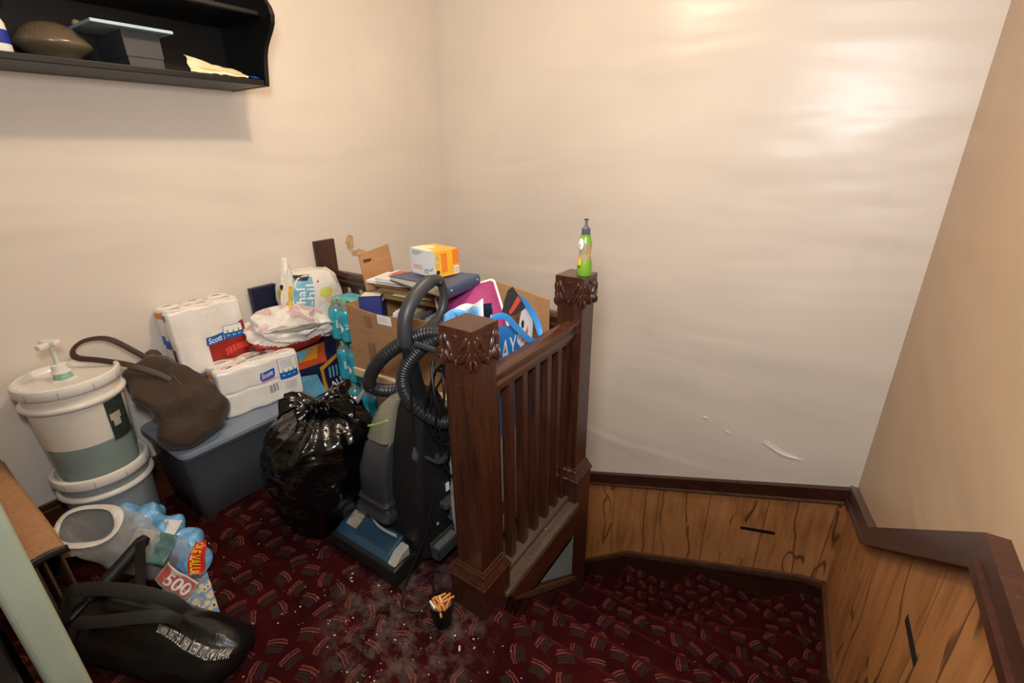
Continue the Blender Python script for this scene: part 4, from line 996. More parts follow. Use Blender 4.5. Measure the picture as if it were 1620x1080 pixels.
for v in (0.12, 0.9): MB().ell(bf(1.02, v, -0.005), (0.005, 0.005, 0.005)).build('rivet', mat('brass_rivet', c(196, 176, 130), 0.3, metal=0.8), t, smooth=60)
# yellow and white carton
t = wthing('product_carton', 'small white and yellow carton sitting on the slate blue ring binder', 'carton', (-1.42, 1.46, 1.07))
a0 = math.radians(-10); fr = Vector((math.cos(a0), math.sin(a0), 0)); dr = Vector((-math.sin(a0), math.cos(a0), 0))
CO = Vector((-1.510, 1.440, 1.0695)); F = Matrix((fr, dr, Vector((-0.02, 0, 1)))).transposed().to_4x4(); F.translation = CO
MB().box((0, 0, 0), (0.170, 0.125, 0.108), M=F).build('carton_body', mat('white_card', c(222, 224, 228), 0.45, var=0.03), t, bevel=0.0015)
YC = mat('amber_yellow_card', c(236, 176, 52), 0.4, var=0.06); OC = mat('orange_card', c(226, 128, 44), 0.4)
MB().box((0.1702, 0.0005, 0.0005), (0.1712, 0.1245, 0.1078), M=F).build('yellow_end', YC, t)
MB().box((0.1713, 0.032, 0.018), (0.1718, 0.062, 0.098), M=F).build('orange_panel', OC, t)
MB().box((0.1713, 0.092, 0.045), (0.1718, 0.1245, 0.106), M=F).build('orange_corner', OC, t)
MB().box((0.1714, 0.098, 0.005), (0.1719, 0.122, 0.036), M=F).build('barcode', WHITE, t)
for k in range(5): MB().box((0.1720, 0.101 + 0.004 * k, 0.009), (0.1722, 0.103 + 0.004 * k, 0.032), M=F).build('barcode_bar', GREYINK, t)
for k, m in enumerate((mat('printed_blue_black', c(30, 52, 70), 0.4), mat('printed_sage', c(176, 168, 120), 0.4), mat('printed_sage', c(176, 168, 120), 0.4))):
    MB().lathe([(0.001, 0), (0.0095, 0), (0.0095, 0.0006), (0.001, 0.0006)], 20, M=F @ Matrix.Translation((0.1712, 0.012, 0.022 + 0.030 * k)) @ Matrix.Rotation(PI / 2, 4, 'Y')).build('round_badge', m, t)
b = MB(); b.grid(lambda u, v: F @ Vector((0.170 * u, 0.125 * v, 0.1085)), 24, 16, paint=lambda u, v, p: 1 if (v > 0.45 + 0.25 * math.sin(5 * u) or u > 0.8) else (2 if v > 0.2 and u > 0.5 else 0))
b.build('top_print', [mat('cream_card', c(244, 226, 190), 0.45), mat('amber_top_card', c(244, 170, 70), 0.4), YC], t)
Ff = Matrix((fr, Vector((0, 0, 1)), -dr)).transposed().to_4x4(); Ff.translation = F @ Vector((0, -0.0003, 0))
OINK = mat('printed_orange_ink', c(234, 130, 92), 0.5)
for k in range(2):
    for q in range(7): patch('orange_lettering', Ff, rect(0.014 + 0.0095 * q, 0.024 + 0.010 * k, 0.020 + 0.0095 * q, 0.031 + 0.010 * k), OINK, t, None, 0.0006, 1, 1)
for k in range(4): patch('small_print', Ff, rect(0.012, 0.083 + 0.005 * k, 0.055 + 0.012 * k, 0.0855 + 0.005 * k), GREYINK, t, None, 0.0006, 1, 1)
for q in range(7): patch('logo_lettering', Ff, rect(0.096 + 0.008 * q, 0.020 + 0.001 * q, 0.101 + 0.008 * q, 0.029 + 0.001 * (q % 3)), mat('printed_violet_ink', c(104, 106, 150), 0.5), t, None, 0.0006, 1, 1)
disc('logo_leaf', Ff, (0.148, 0.036), 0.006, 0.004, GREEN, t, None, 0.0007, 10)
patch('logo_swash', Ff, [(0.090, 0.014), (0.125, 0.012), (0.123, 0.016), (0.090, 0.018)], GREEN, t, None, 0.0006, 1, 1)

# magenta cushion with white piping
MAG = mat('magenta_fabric', c(150, 52, 108), 0.6, bump=0.2, bscale=200)
t = wthing('cushion', 'magenta cushion with white piping wedged behind the carved newel post', 'cushion', (-1.2, 1.45, 0.9))
R4 = Matrix.Translation((-1.195, 1.455, 0.905)) @ Matrix.Rotation(math.radians(-38), 4, 'Z') @ Matrix.Rotation(math.radians(36), 4, 'Y') @ Matrix.Rotation(math.radians(20), 4, 'X')
def cush(u, v):
    x, y = 2 * u - 1, 2 * v - 1
    return (x, y)
b = MB(); HW, HD, TH = 0.165, 0.13, 0.055
for s in (1, -1):
    b.grid(lambda u, v: R4 @ Vector((HW * (2 * u - 1), HD * (2 * v - 1), s * TH * (max(0, 1 - abs(2 * u - 1) ** 3) * max(0, 1 - abs(2 * v - 1) ** 3)) ** 0.55)), 24, 20)
b.build('body', MAG, t, smooth=60)
pts = [R4 @ Vector((x, y, 0)) for x, y in rrect(2 * HW + 0.006, 2 * HD + 0.006, 0.02, 5)]
MB().tube(pts, 0.0055, 8, closed=True).build('piping', WHITE, t, smooth=60)

# ------------------------------------------------------------------ blue snowman gift bag
GB = bagmat('bright_blue_bag', c(36, 128, 206), 0.4, 18, 0.35)
t = wthing('gift_bag', 'bright blue holiday gift bag with snowman and blue straps behind the side handrail', 'bag', (-1.02, 1.28, 0.56))
gx0, gx1, gy0, gy1, gz0 = -0.968, -0.905, 1.09, 1.475, 0.555
def gtop(y): return 1.030 + 0.100 * math.exp(-((y - 1.295) / 0.05) ** 2) - 0.115 * max(0, (y - 1.36) / 0.115)
def gring(k):
    out = []
    for u, v in rrect(gx1 - gx0, gy1 - gy0, 0.022, 6):
        x, y = (gx0 + gx1) / 2 + u, (gy0 + gy1) / 2 + v
        top = gtop(y) if x > -0.94 else gtop(y) - 0.03
        q = Vector((x, y, gz0 + (top - gz0) * k)); w = 0.005 * crumple(q, 8, 5) * k; q.x += w * (1 if u < 0 else -0.6)
        out.append(q)
    return out
b = MB(); b.loft([gring(i / 30) for i in range(31)], cap=False)
body = b.build('body', GB, t, smooth=50); bv = b.bvh()
MB().box((gx0 + .005, gy0 + .01, gz0), (gx1 - .005, gy1 - .01, gz0 + 0.004)).build('base', GB, t)
Fx = frame((gx1, gy0, gz0), (0, 1, 0), (0, 0, 1))
SNOW = mat('snow_white_print', c(228, 230, 236), 0.5)
def poly(nm, pts, m, off):
    """draped filled outline as a fan grid"""
    cx = sum(p[0] for p in pts) / len(pts); cy = sum(p[1] for p in pts) / len(pts); n = len(pts); nr = Fx.to_3x3() @ Vector((0, 0, 1))
    q = MB(); q.grid(lambda u, v: drape(Fx @ Vector((cx + (pts[int(round(u * n)) % n][0] - cx) * max(v, .01), cy + (pts[int(round(u * n)) % n][1] - cy) * max(v, .01), 0)), bv, nr, off), n, 5, cu=True)
    return q.build(nm, m, body, smooth=60)
def oval(cx, cy, rx, ry, n=28): return [(cx + rx * math.cos(2 * PI * i / n), cy + ry * math.sin(2 * PI * i / n)) for i in range(n)]
poly('snowman_face', oval(0.322, 0.375, 0.050, 0.098), SNOW, 0.0015)
poly('snowman_hat', [(0.165, 0.485), (0.20, 0.462), (0.26, 0.452), (0.320, 0.462), (0.290, 0.500), (0.235, 0.562), (0.205, 0.556), (0.180, 0.520)], mat('charcoal_print', c(54, 56, 56), 0.5), 0.003)
poly('hat_band', [(0.205, 0.478), (0.235, 0.500), (0.262, 0.522), (0.284, 0.500), (0.245, 0.476), (0.215, 0.464)], mat('coral_red_print', c(222, 84, 66), 0.5), 0.005)
poly('snowman_eye', oval(0.296, 0.405, 0.0095, 0.016, 14), INK, 0.004)
poly('carrot_nose', [(0.272, 0.335), (0.31, 0.362), (0.332, 0.392), (0.332, 0.362), (0.308, 0.345)], mat('carrot_orange_print', c(226, 108, 52), 0.5), 0.004)
for k in range(4): poly('coal_mouth', oval(0.310 + 0.012 * k, 0.322 - 0.003 * k + 0.002 * k * k, 0.0028, 0.0028, 8), INK, 0.004)
for s_, zz, yy, w in (('PY', 0.408, 0.022, 0.090), ('IDAYS', 0.292, 0.082, 0.205)):
    G = Fx @ Matrix.Translation((yy, zz, 0)); text('holiday_lettering', s_, G, 0.128, WHITE, body, bv, 0.003, fit=w)
for k in range(9):
    yy, zz = 0.03 + 0.31 * ((k * 37) % 100) / 100, 0.04 + 0.34 * ((k * 61) % 100) / 100
    poly('snowflake', oval(yy, zz, 0.004, 0.004, 6), LBLUE, 0.002)
SNB = mat('snowflake_blue', c(104, 172, 224), 0.4, var=0.25, vscale=60)
b = MB(); b.grid(lambda u, v: (-1.105 + 0.17 * u, 1.175 + 0.02 * math.sin(4 * u) + 0.01 * v, 0.94 + (0.076 + 0.085 * u - 0.03 * u * u + 0.010 * math.sin(9 * u)) * v), 20, 6); b.build('folded_edge', SNB, t, smooth=60, solid=0.001)
b = MB(); b.grid(lambda u, v: (-1.075 + 0.145 * u, 1.205 + 0.015 * math.sin(5 * u), 0.95 + (0.088 + 0.062 * u + 0.006 * math.sin(7 * u)) * v), 20, 6); b.build('white_lining', WHITE, t, smooth=60, solid=0.001)
b = MB(); b.grid(lambda u, v: (-1.035 + 0.11 * u, 1.235, 0.97 + (0.078 + 0.030 * u) * v), 12, 4); b.build('navy_rim', NAVY, t, smooth=60, solid=0.001)
STRAP = mat('blue_strap_webbing', c(58, 142, 216), 0.5)
pts = spline([(-0.903, 1.17, 1.02), (-0.890, 1.20, 1.042), (-0.875, 1.24, 1.035), (-0.865, 1.29, 0.985), (-0.858, 1.35, 0.925), (-0.855, 1.40, 0.895), (-0.862, 1.445, 0.905), (-0.88, 1.445, 0.965), (-0.90, 1.41, 1.03), (-0.91, 1.35, 1.075), (-0.915, 1.30, 1.085)], 8)
MB().tube(pts, 0.0115, 8, flat=(0.16, 1.0), up=(0.15, 0.3, 0.9)).build('strap', STRAP, t, smooth=60)
pts = spline([(-0.975, 1.17, 1.0), (-1.01, 1.175, 1.035), (-1.045, 1.20, 1.03), (-1.05, 1.25, 1.0), (-0.99, 1.27, 0.97)], 8)
MB().tube(pts, 0.013, 8, flat=(0.16, 1.0), up=(0.9, 0, 0.2)).build('strap', STRAP, t, smooth=60)
t = wthing('shopping_bag', 'white plastic bag of groceries behind the balusters, under the blue gift bag', 'bag', (-1.02, 1.30, 0))
b = MB(); b.ell((-1.005, 1.29, 0.277), (0.085, 0.20, 0.277), nu=40, nv=28, e=0.6, disp=lambda d: 1 + 0.05 * crumple(d, 2, 3)); b.build('body', bagmat('off_white_bag', c(190, 186, 178)), t, smooth=50); bv = b.bvh()
Fx = frame((-0.9, 1.12, 0), (0, 1, 0), (0, 0, 1)); disc('green_print', Fx, (0.06, 0.42), 0.03, 0.03, GREEN, t, bv, 0.002)
disc('red_print', Fx, (0.15, 0.2), 0.03, 0.04, RED, t, bv, 0.002)

# ------------------------------------------------------------------ upright carpet cleaner
VBLK = mat('black_vacuum_plastic', c(24, 24, 25), 0.42, var=0.15, bump=0.08, bscale=300)
VGRY = mat('charcoal_vacuum_plastic', c(58, 60, 64), 0.38, var=0.08)
VTNK = mat('smoky_tank_plastic', c(46, 48, 52), 0.3, var=0.10, coat=0.3)
VBEI = mat('smoky_clear_plastic', c(118, 114, 98), 0.28, var=0.15, coat=0.4)
VBLU = mat('petrol_blue_plastic', c(26, 58, 78), 0.35, var=0.08, coat=0.2)
VLGT = mat('light_grey_plastic', c(150, 148, 142), 0.45)
HOSE = mat('ribbed_black_hose', c(36, 36, 38), 0.38)
CORD = mat('black_cord', c(20, 20, 21), 0.4)
t = wthing('carpet_cleaner', 'black upright carpet cleaner with petrol blue nozzle and ribbed hose beside the newel post', 'vacuum cleaner', (-1.24, 1.02, 0))
def sec(x0, x1, y0, y1, z, r=0.03, lean=0.0):
    return [Vector((u + (x0 + x1) / 2, v + (y0 + y1) / 2, z + lean * (v / max(.01, (y1 - y0))))) for u, v in rrect(x1 - x0, y1 - y0, r, 4)]
MB().loft([sec(-1.360, -1.075, 0.965, 1.175, 0.075), sec(-1.366, -1.078, 0.955, 1.185, 0.16), sec(-1.360, -1.080, 0.960, 1.195, 0.36), sec(-1.345, -1.085, 0.985, 1.190, 0.52), sec(-1.315, -1.090, 1.005, 1.175, 0.62), sec(-1.255, -1.095, 1.02, 1.15, 0.71), sec(-1.20, -1.10, 1.03, 1.13, 0.745, .02)]).build('body', VBLK, t, smooth=40)
# smoky tanks on the front
tank = MB().loft([sec(-1.372, -1.226, 0.925, 1.05, 0.205, .025), sec(-1.378, -1.222, 0.915, 1.05, 0.27, .025), sec(-1.372, -1.224, 0.920, 1.05, 0.42, .025), sec(-1.352, -1.222, 0.950, 1.05, 0.525, .025), sec(-1.335, -1.222, 0.98, 1.06, 0.55, .02)]).build('recovery_tank', VTNK, t, smooth=40)
b = MB(); b.loft([sec(-1.392, -1.212, 0.905, 1.04, 0.222, .02), sec(-1.398, -1.208, 0.897, 1.04, 0.238, .02), sec(-1.392, -1.212, 0.905, 1.04, 0.256, .02)]); b.loft([sec(-1.384, -1.217, 0.912, 1.04, 0.285, .02), sec(-1.386, -1.214, 0.908, 1.04, 0.294, .02), sec(-1.382, -1.218, 0.914, 1.04, 0.305, .02)])
b.build('tank_ledge', VTNK, tank, smooth=40)
clean = MB().loft([sec(-1.345, -1.222, 0.955, 1.06, 0.552, .03), sec(-1.322, -1.216, 0.968, 1.07, 0.62, .03), sec(-1.284, -1.206, 0.985, 1.08, 0.69, .03), sec(-1.245, -1.19, 1.005, 1.09, 0.728, .02), sec(-1.225, -1.195, 1.02, 1.08, 0.735, .012)]).build('water_tank', VBEI, t, smooth=40)
MB().tube([(-1.325, 0.967, 0.60), (-1.27, 0.972, 0.625), (-1.225, 0.978, 0.650)], 0.004, 8).build('green_mark', mat('lime_mark', c(140, 190, 80), 0.4), clean, smooth=60)
# nozzle foot
b = MB(); pr = [(0.842, 0.012), (0.836, 0.050), (0.846, 0.088), (0.900, 0.096), (1.02, 0.080), (1.17, 0.085), (1.17, 0.012)]
b.prism(pr, 'x', -1.512, -1.130); b.build('foot', VBLK, t, bevel=0.008, seg=3)
pr = [(0.852, 0.080), (0.858, 0.098), (0.882, 0.114), (0.950, 0.146), (0.985, 0.148), (0.985, 0.080)]
b = MB(); b.prism(pr, 'x', -1.498, -1.190); noz = b.build('nozzle_cover', VBLU, t, bevel=0.010, seg=3)
b = MB(); b.prism([(0.884, 0.114), (0.950, 0.151), (0.955, 0.146), (0.889, 0.109)], 'x', -1.47, -1.405); b.build('nozzle_vent', mat('worn_grey_vent', c(128, 122, 108), 0.6, var=0.4, vscale=60), noz)
b = MB(); b.prism([(0.850, 0.062), (0.862, 0.092), (0.900, 0.124), (0.945, 0.135), (0.945, 0.062)], 'x', -1.189, -1.145); b.build('nozzle_corner', VLGT, t, bevel=0.008, seg=3)
b = MB(); b.tube(spline([(-1.358, 0.935, 0.195), (-1.29, 0.925, 0.165), (-1.20, 0.93, 0.16)], 8), 0.010, 8, flat=(.5, 1), up=(0, 0, 1)); b.build('grey_trim', VLGT, t, smooth=60)
b = MB(); b.tube(spline([(-1.135, 0.957, 0.165), (-1.10, 0.975, 0.155), (-1.074, 1.03, 0.13)], 8), 0.008, 8, flat=(.4, 1), up=(0, 0, 1)); b.build('grey_trim', VLGT, t, smooth=60)
for x, nm in ((-1.095, 'wheel'), (-1.36, 'wheel')):
    MB().lathe([(0.001, -0.014), (0.055, -0.014), (0.060, -0.008), (0.060, 0.008), (0.055, 0.014), (0.001, 0.014)], 28, M=Matrix.Translation((x, 1.165, 0.061)) @ Matrix.Rotation(PI / 2, 4, 'Y')).build(nm, VGRY, t, smooth=40)
# things on the right flank
b = MB(); M4 = Matrix.Translation((-1.076, 0.985, 0.075))
b.box((0, 0, 0), (0.045, 0.13, 0.006), M=M4); b.box((0, 0, 0), (0.006, 0.13, 0.07), M=M4); b.box((0.040, 0, 0), (0.045, 0.13, 0.05), M=M4); b.box((0, 0, 0), (0.045, 0.006, 0.06), M=M4); b.box((0, 0.124, 0), (0.045, 0.13, 0.06), M=M4)
b.build('tool_tray', VGRY, t, bevel=0.002)
b = MB(); b.box((0.004, 0.012, 0.045), (0.036, 0.12, 0.050), M=M4); b.build('tray_dust', mat('dusty_grey', c(96, 90, 82), 0.8, var=0.3, vscale=80), t)
MB().lathe([(0.001, 0), (0.022, 0), (0.024, 0.01), (0.016, 0.012), (0.016, 0.045), (0.012, 0.05), (0.001, 0.05)], 20, M=Matrix.Translation((-1.062, 1.115, 0.185))).build('tool_socket', VGRY, t, smooth=40)
b = MB(); b.box((-1.085, 1.06, 0.262), (-1.045, 1.15, 0.290)); b.build('tool_ledge', VGRY, t, bevel=0.006)
for (y, z, l) in ((1.015, 0.525, 0.07), (1.095, 0.565, 0.07)):
    b = MB(); b.tube(spline([(-1.085, y, z), (-1.055, y + 0.01, z - 0.012), (-1.030, y + 0.02, z - 0.014), (-1.018, y + 0.03, z + 0.008)], 6), 0.010, 8, flat=(1.6, .7)); b.build('cord_hook', VGRY, t, smooth=60)
MB().box((-1.079, 1.10, 0.315), (-1.076, 1.118, 0.350)).build('rating_sticker', WHITE, t)
MB().box((-1.0865, 1.06, 0.455), (-1.0835, 1.14, 0.505)).build('rating_plate', mat('dark_plate', c(56, 60, 72), 0.4, var=0.3, vscale=80), t)
for (y, z) in ((1.04, 0.20), (1.09, 0.235)): MB().ell((-1.078, y, z), (0.004, 0.007, 0.007)).build('screw', VLGT, t, smooth=60)
# pole and looped grip
MB().tube(spline([(-1.135, 1.075, 0.70), (-1.135, 1.050, 0.82), (-1.133, 1.030, 0.93), (-1.132, 1.025, 0.985)], 8), 0.024, 14, flat=(0.8, 1.15), up=(0, 1, 0)).build('pole', VBLK, t, smooth=60)
loop = spline([(-1.132, 1.020, 0.955), (-1.132, 1.024, 1.030), (-1.132, 1.052, 1.082), (-1.132, 1.105, 1.122), (-1.132, 1.165, 1.142), (-1.132, 1.208, 1.128), (-1.132, 1.222, 1.078), (-1.132, 1.208, 1.028), (-1.132, 1.168, 0.992), (-1.132, 1.110, 0.970), (-1.132, 1.055, 0.945)], 8, closed=True)
def gf(s): return 1.30 if s < 0.36 else (0.85 if 0.45 < s < 0.72 else 1.05)
MB().tube(loop, 0.0185, 14, closed=True, rf=gf, up=(1, 0, 0), flat=(1, 1.05)).build('grip', mat('dark_grey_grip', c(52, 52, 54), 0.45, var=0.1), t, smooth=60)
MB().tube([(-1.132, 1.185, 1.141), (-1.11, 1.192, 1.128)], 0.009, 10).build('grip_button', VBLK, t, smooth=60)
def hose(pts, r, nm='hose', n=14):
    P = [Vector(p) for p in pts]; S = spline(P, 40)
    L = [0]
    for a, q in zip(S, S[1:]): L.append(L[-1] + (q - a).length)
    T = L[-1]; step = 0.0022; R = []; k = 0
    s = 0
    while s < T:
        while k < len(L) - 2 and L[k + 1] < s: k += 1
        R.append(S[k].lerp(S[k + 1], (s - L[k]) / max(1e-6, L[k + 1] - L[k]))); s += step
    m = len(R)
    return MB().tube(R, r, n, rf=lambda q: 1 + 0.085 * math.cos(2 * PI * q * (m - 1) * step / 0.0100)).build(nm, HOSE, t, smooth=70)
h1 = hose([(-1.035, 1.105, 0.985), (-1.09, 1.075, 0.985), (-1.17, 1.05, 0.945), (-1.27, 1.04, 0.875), (-1.36, 1.05, 0.79), (-1.415, 1.065, 0.715), (-1.42, 1.08, 0.685), (-1.37, 1.10, 0.678), (-1.29, 1.11, 0.70), (-1.22, 1.115, 0.72)], 0.0245)
hose([(-1.035, 1.105, 0.985), (-1.06, 1.085, 0.965), (-1.105, 1.045, 0.925), (-1.145, 1.015, 0.86), (-1.155, 1.01, 0.79), (-1.125, 1.02, 0.725), (-1.07, 1.035, 0.690), (-1.01, 1.055, 0.675), (-0.975, 1.10, 0.70), (-0.985, 1.14, 0.76), (-1.02, 1.15, 0.85), (-1.035, 1.135, 0.93)], 0.0240)
hose([(-1.03, 1.115, 0.97), (-1.005, 1.13, 0.90), (-0.995, 1.135, 0.80), (-1.005, 1.14, 0.70), (-1.03, 1.15, 0.60)], 0.013)
MB().tube([(-1.085, 1.02, 0.965), (-1.055, 1.035, 0.955), (-1.03, 1.05, 0.945)], 0.02, 10, flat=(1, .5)).build('hose_clip', VGRY, t, smooth=60)
MB().tube([(-1.430, 1.075, 0.700), (-1.50, 1.065, 0.615), (-1.545, 1.06, 0.56)], 0.012, 10, flat=(1, .8)).build('wand', mat('pale_grey_wand', c(176, 180, 184), 0.3, metal=0.3), t, smooth=60)
# cord looped on the hooks, plug hanging, tail on the carpet
random.seed(4)
for k in range(7):
    cy, cz = 1.095 + random.uniform(-.02, .02), 0.74 + random.uniform(-.03, .02); ry, rz = 0.055 + random.uniform(-.012, .02), 0.15 + random.uniform(-.03, .04); x0 = -1.055 + 0.006 * k
    pts = [(x0 + 0.02 * math.sin(3 * a + k), cy + ry * math.cos(a) * (1 + 0.2 * math.sin(a + k)), cz + rz * math.sin(a)) for a in [2 * PI * i / 36 for i in range(36)]]
    MB().tube(pts, 0.0045, 7, closed=True).build('power_cord', CORD, t, smooth=60)
for pts in ([(-1.10, 0.99, 0.80), (-1.10, 0.985, 0.70), (-1.095, 0.975, 0.62), (-1.09, 0.972, 0.585)],
            [(-1.05, 1.05, 0.56), (-1.03, 1.06, 0.47), (-1.02, 1.09, 0.415), (-1.02, 1.14, 0.42), (-1.03, 1.17, 0.50), (-1.04, 1.17, 0.60)],
            [(-1.045, 1.10, 0.52), (-1.065, 1.05, 0.40), (-1.07, 1.0, 0.30), (-1.068, 0.96, 0.20), (-1.09, 0.93, 0.12), (-1.10, 0.88, 0.05), (-1.09, 0.84, 0.006), (-1.05, 0.80, 0.005), (-1.00, 0.82, 0.005), (-0.985, 0.88, 0.005), (-1.02, 0.93, 0.005), (-1.06, 0.95, 0.01)],
            [(-1.04, 1.11, 0.22), (-1.02, 1.09, 0.15), (-1.0, 1.10, 0.11), (-0.985, 1.14, 0.14), (-1.0, 1.17, 0.22)]):
    MB().tube(spline(pts, 8), 0.0042, 7).build('power_cord', CORD, t, smooth=60)
b = MB(); b.lathe([(0.001, -0.02), (0.013, -0.02), (0.014, 0.0), (0.008, 0.012), (0.005, 0.03)], 14, M=Matrix.Translation((-1.09, 0.972, 0.56)))
for s in (-1, 1): b.box((-0.001, -0.003, -0.038), (0.001, 0.003, -0.018), M=Matrix.Translation((-1.09 + 0.006 * s, 0.972, 0.56)))
b.build('plug', VGRY, t, smooth=40)

# ------------------------------------------------------------------ tied black refuse sack
TB = NT('black_refuse_film'); p_ = TB.pos()
hh = TB.math('ADD', TB.noise(TB.mapv(p_, (1, 1, 2.4)), 6, 3, 0.5, 2.0), TB.math('MULTIPLY', TB.noise(TB.mapv(p_, (1, 1, 1.6)), 22, 3, 0.5, 1.0), 0.18))
TB.set(col=c(6, 6, 7), rough=0.16, spec=0.6, normal=TB.bump(hh, 0.55, 0.018)); TB = TB.m
t = wthing('trash_bag', 'full black plastic trash bag tied at the neck, standing on the carpet by the tote', 'trash bag', (-1.68, 0.955, 0))
CX, CY = -1.682, 0.955
prof = [(0.0, 0.0), (0.105, 0.001), (0.138, 0.012), (0.164, 0.05), (0.192, 0.12), (0.210, 0.20), (0.222, 0.28), (0.226, 0.36), (0.220, 0.43), (0.204, 0.485), (0.178, 0.525), (0.140, 0.550), (0.098, 0.565), (0.058, 0.574), (0.030, 0.580), (0.020, 0.586)]
def pint(tq):
    x = tq * (len(prof) - 1); i = min(int(x), len(prof) - 2); f = x - i
    return prof[i][0] * (1 - f) + prof[i + 1][0] * f, prof[i][1] * (1 - f) + prof[i + 1][1] * f
def tbf(u, v):
    r, z = pint(v); a = 2 * PI * u; d = (math.cos(a), math.sin(a))
    pl = max(0, (v - 0.48) / 0.52) ** 1.2
    wob = math.sin(9 * a + 2 * math.sin(3 * a) + 1.0) * 0.5 + math.sin(17 * a + 1.7 * math.sin(2 * a)) * 0.5
    r2 = r * (1 + 0.17 * pl * wob * min(1, (1 - v) * 6 + .4)) + 0.012 * crumple((d[0] * 1.2, d[1] * 1.2, z * 6), 1.6, 3) * min(1, r * 8) + 0.010 * nz((d[0] * 2.4, d[1] * 2.4, z * 9), 1.4, 8) * min(1, r * 8)
    zz = z + (0.012 * nz((d[0] * 2, d[1] * 2, v * 6), 1.5, 5) if v > 0.1 else 0)
    k = 0.04 * (z / 0.57) ** 2
    return (CX + r2 * d[0] + k, CY + r2 * d[1] + k * 0.6, max(0.0, zz))
MB().grid(tbf, 150, 90, cu=True).build('body', TB, t, smooth=80)
KX, KY, KZ = CX + 0.04, CY + 0.024, 0.580
MB().ell((KX, KY, KZ), (0.026, 0.026, 0.022), nu=24, nv=16, disp=lambda d: 1 + 0.25 * crumple(d, 2.5, 2)).build('knot', TB, t, smooth=80)
def ear(dirv, length, width, o, lift, droop):
    d = Vector(dirv).normalized(); s = d.cross(Vector((0, 0, 1))).normalized(); b = MB()
    def fn(u, v):
        w = width * (0.12 + 0.88 * v ** 0.7) * (1 - 0.15 * v); a = (u - 0.5) * 2
        q = Vector((KX, KY, KZ)) + d * (length * v) + s * (w * a) + Vector((0, 0, lift * math.sin(PI * 0.75 * v) - droop * v * v + 0.022 * math.sin(7 * a + 3 * v + o) * v + 0.008 * crumple((a * 1.5, v * 2, o), 1.5, o)))
        q.z += 0.035 * (1 - a * a) * v
        return q
    b.grid(fn, 30, 20); return b.build('gathered_end', TB, t, smooth=80, solid=0.004)
ear((-0.70, -0.62, 0.2), 0.150, 0.095, 1, 0.018, 0.045)
ear((-0.40, -0.80, 0.1), 0.100, 0.060, 3, 0.015, 0.04)
ear((0.80, 0.45, 0), 0.165, 0.070, 2, 0.030, 0.035)
ear((0.30, 0.90, 0), 0.110, 0.060, 5, 0.040, 0.02)
ear((0.75, -0.50, 0), 0.070, 0.045, 6, 0.030, 0.03)

# ------------------------------------------------------------------ bags and cardboard in the near left corner
TOTEB = bagmat('black_tote_laminate', c(15, 15, 16), 0.36, 11, 0.35)
t = wthing('tote_bag', 'black laminated tote bag with upside-down white slogan lying on the carpet', 'bag', (-1.6, 0.2, 0))
A0 = Vector((-1.94, 0.035, 0)); ad = Vector((0.93, 0.37, 0)).normalized(); an = Vector((-0.37, 0.93, 0)).normalized()
def tsec(s):
    """cross-section of the slumped bag at s along its length (0 mouth, 1 base)"""
    top = 0.135 + 0.060 * math.sin(PI * min(1, s * 0.9 + 0.18)) ; w = 0.225 - 0.03 * s
    base = [(-0.02, 0.002), (-0.035, 0.03), (-0.018, 0.075), (0.020, 0.13), (0.062, top - 0.012), (0.080, top), (0.105, top - 0.004), (0.150, top * 0.72), (w - 0.015, top * 0.38), (w, 0.03), (w - 0.01, 0.002), (w * 0.5, 0.001)]
    e = min(1, (1 - s) * 9 + 0.35) if s > 0.92 else 1
    cy, cz = 0.09, 0.07
    out = []
    n = len(base)
    for i in range(n):
        for k in range(4):
            f = k / 4; p, q = base[i], base[(i + 1) % n]
            y, z = p[0] * (1 - f) + q[0] * f, p[1] * (1 - f) + q[1] * f
            y = cy + (y - cy) * e; z = max(0.001, cz + (z - cz) * e)
            P = A0 + ad * (0.70 * s) + an * y + Vector((0, 0, z))
            g = 0.006 * crumple(P, 5, 4) + 0.003 * nz(P, 14, 1)
            if z > 0.01: P += an * (g * (-1 if y < 0.1 else 1)) + Vector((0, 0, g * 0.7))
            P.z = max(P.z, 0.001)
            out.append(P)
    return out
b = MB(); b.loft([tsec(0.06 + 0.94 * i / 34) for i in range(35)], cap=False); b.f.append([len(b.v) - 48 + i for i in range(48)]); b.mi.append(0)
body = b.build('body', TOTEB, t, smooth=60); bv = b.bvh()
F = frame((-1.300, 0.312, 0.128), (-0.234, -0.110, 0.060), (0.02, -0.07, -0.13))
o = text('slogan_lettering', 'WHAT A STYLIST NEEDS, WHAT THE CLIENT WANTS.', F, 0.030, mat('slogan_white', c(214, 212, 206), 0.5), body, bv, 0.002, bold=0.004, fit=0.262)
G = F @ Matrix.Translation((-0.035, 0.045, 0)) @ Matrix.Rotation(-0.9, 4, 'Z')
b = MB(); b.grid(lambda u, v: A0 + ad * (0.05 + 0.05 * v) + an * (0.0 + 0.2 * u) + Vector((0, 0, 0.012 + 0.02 * math.sin(PI * u)))  , 10, 4); b.build('mouth_lining', mat('dark_lining', c(20, 20, 22), 0.6), t)
TS = mat('black_handle_webbing', c(38, 36, 34), 0.6, bump=0.2, bscale=300)
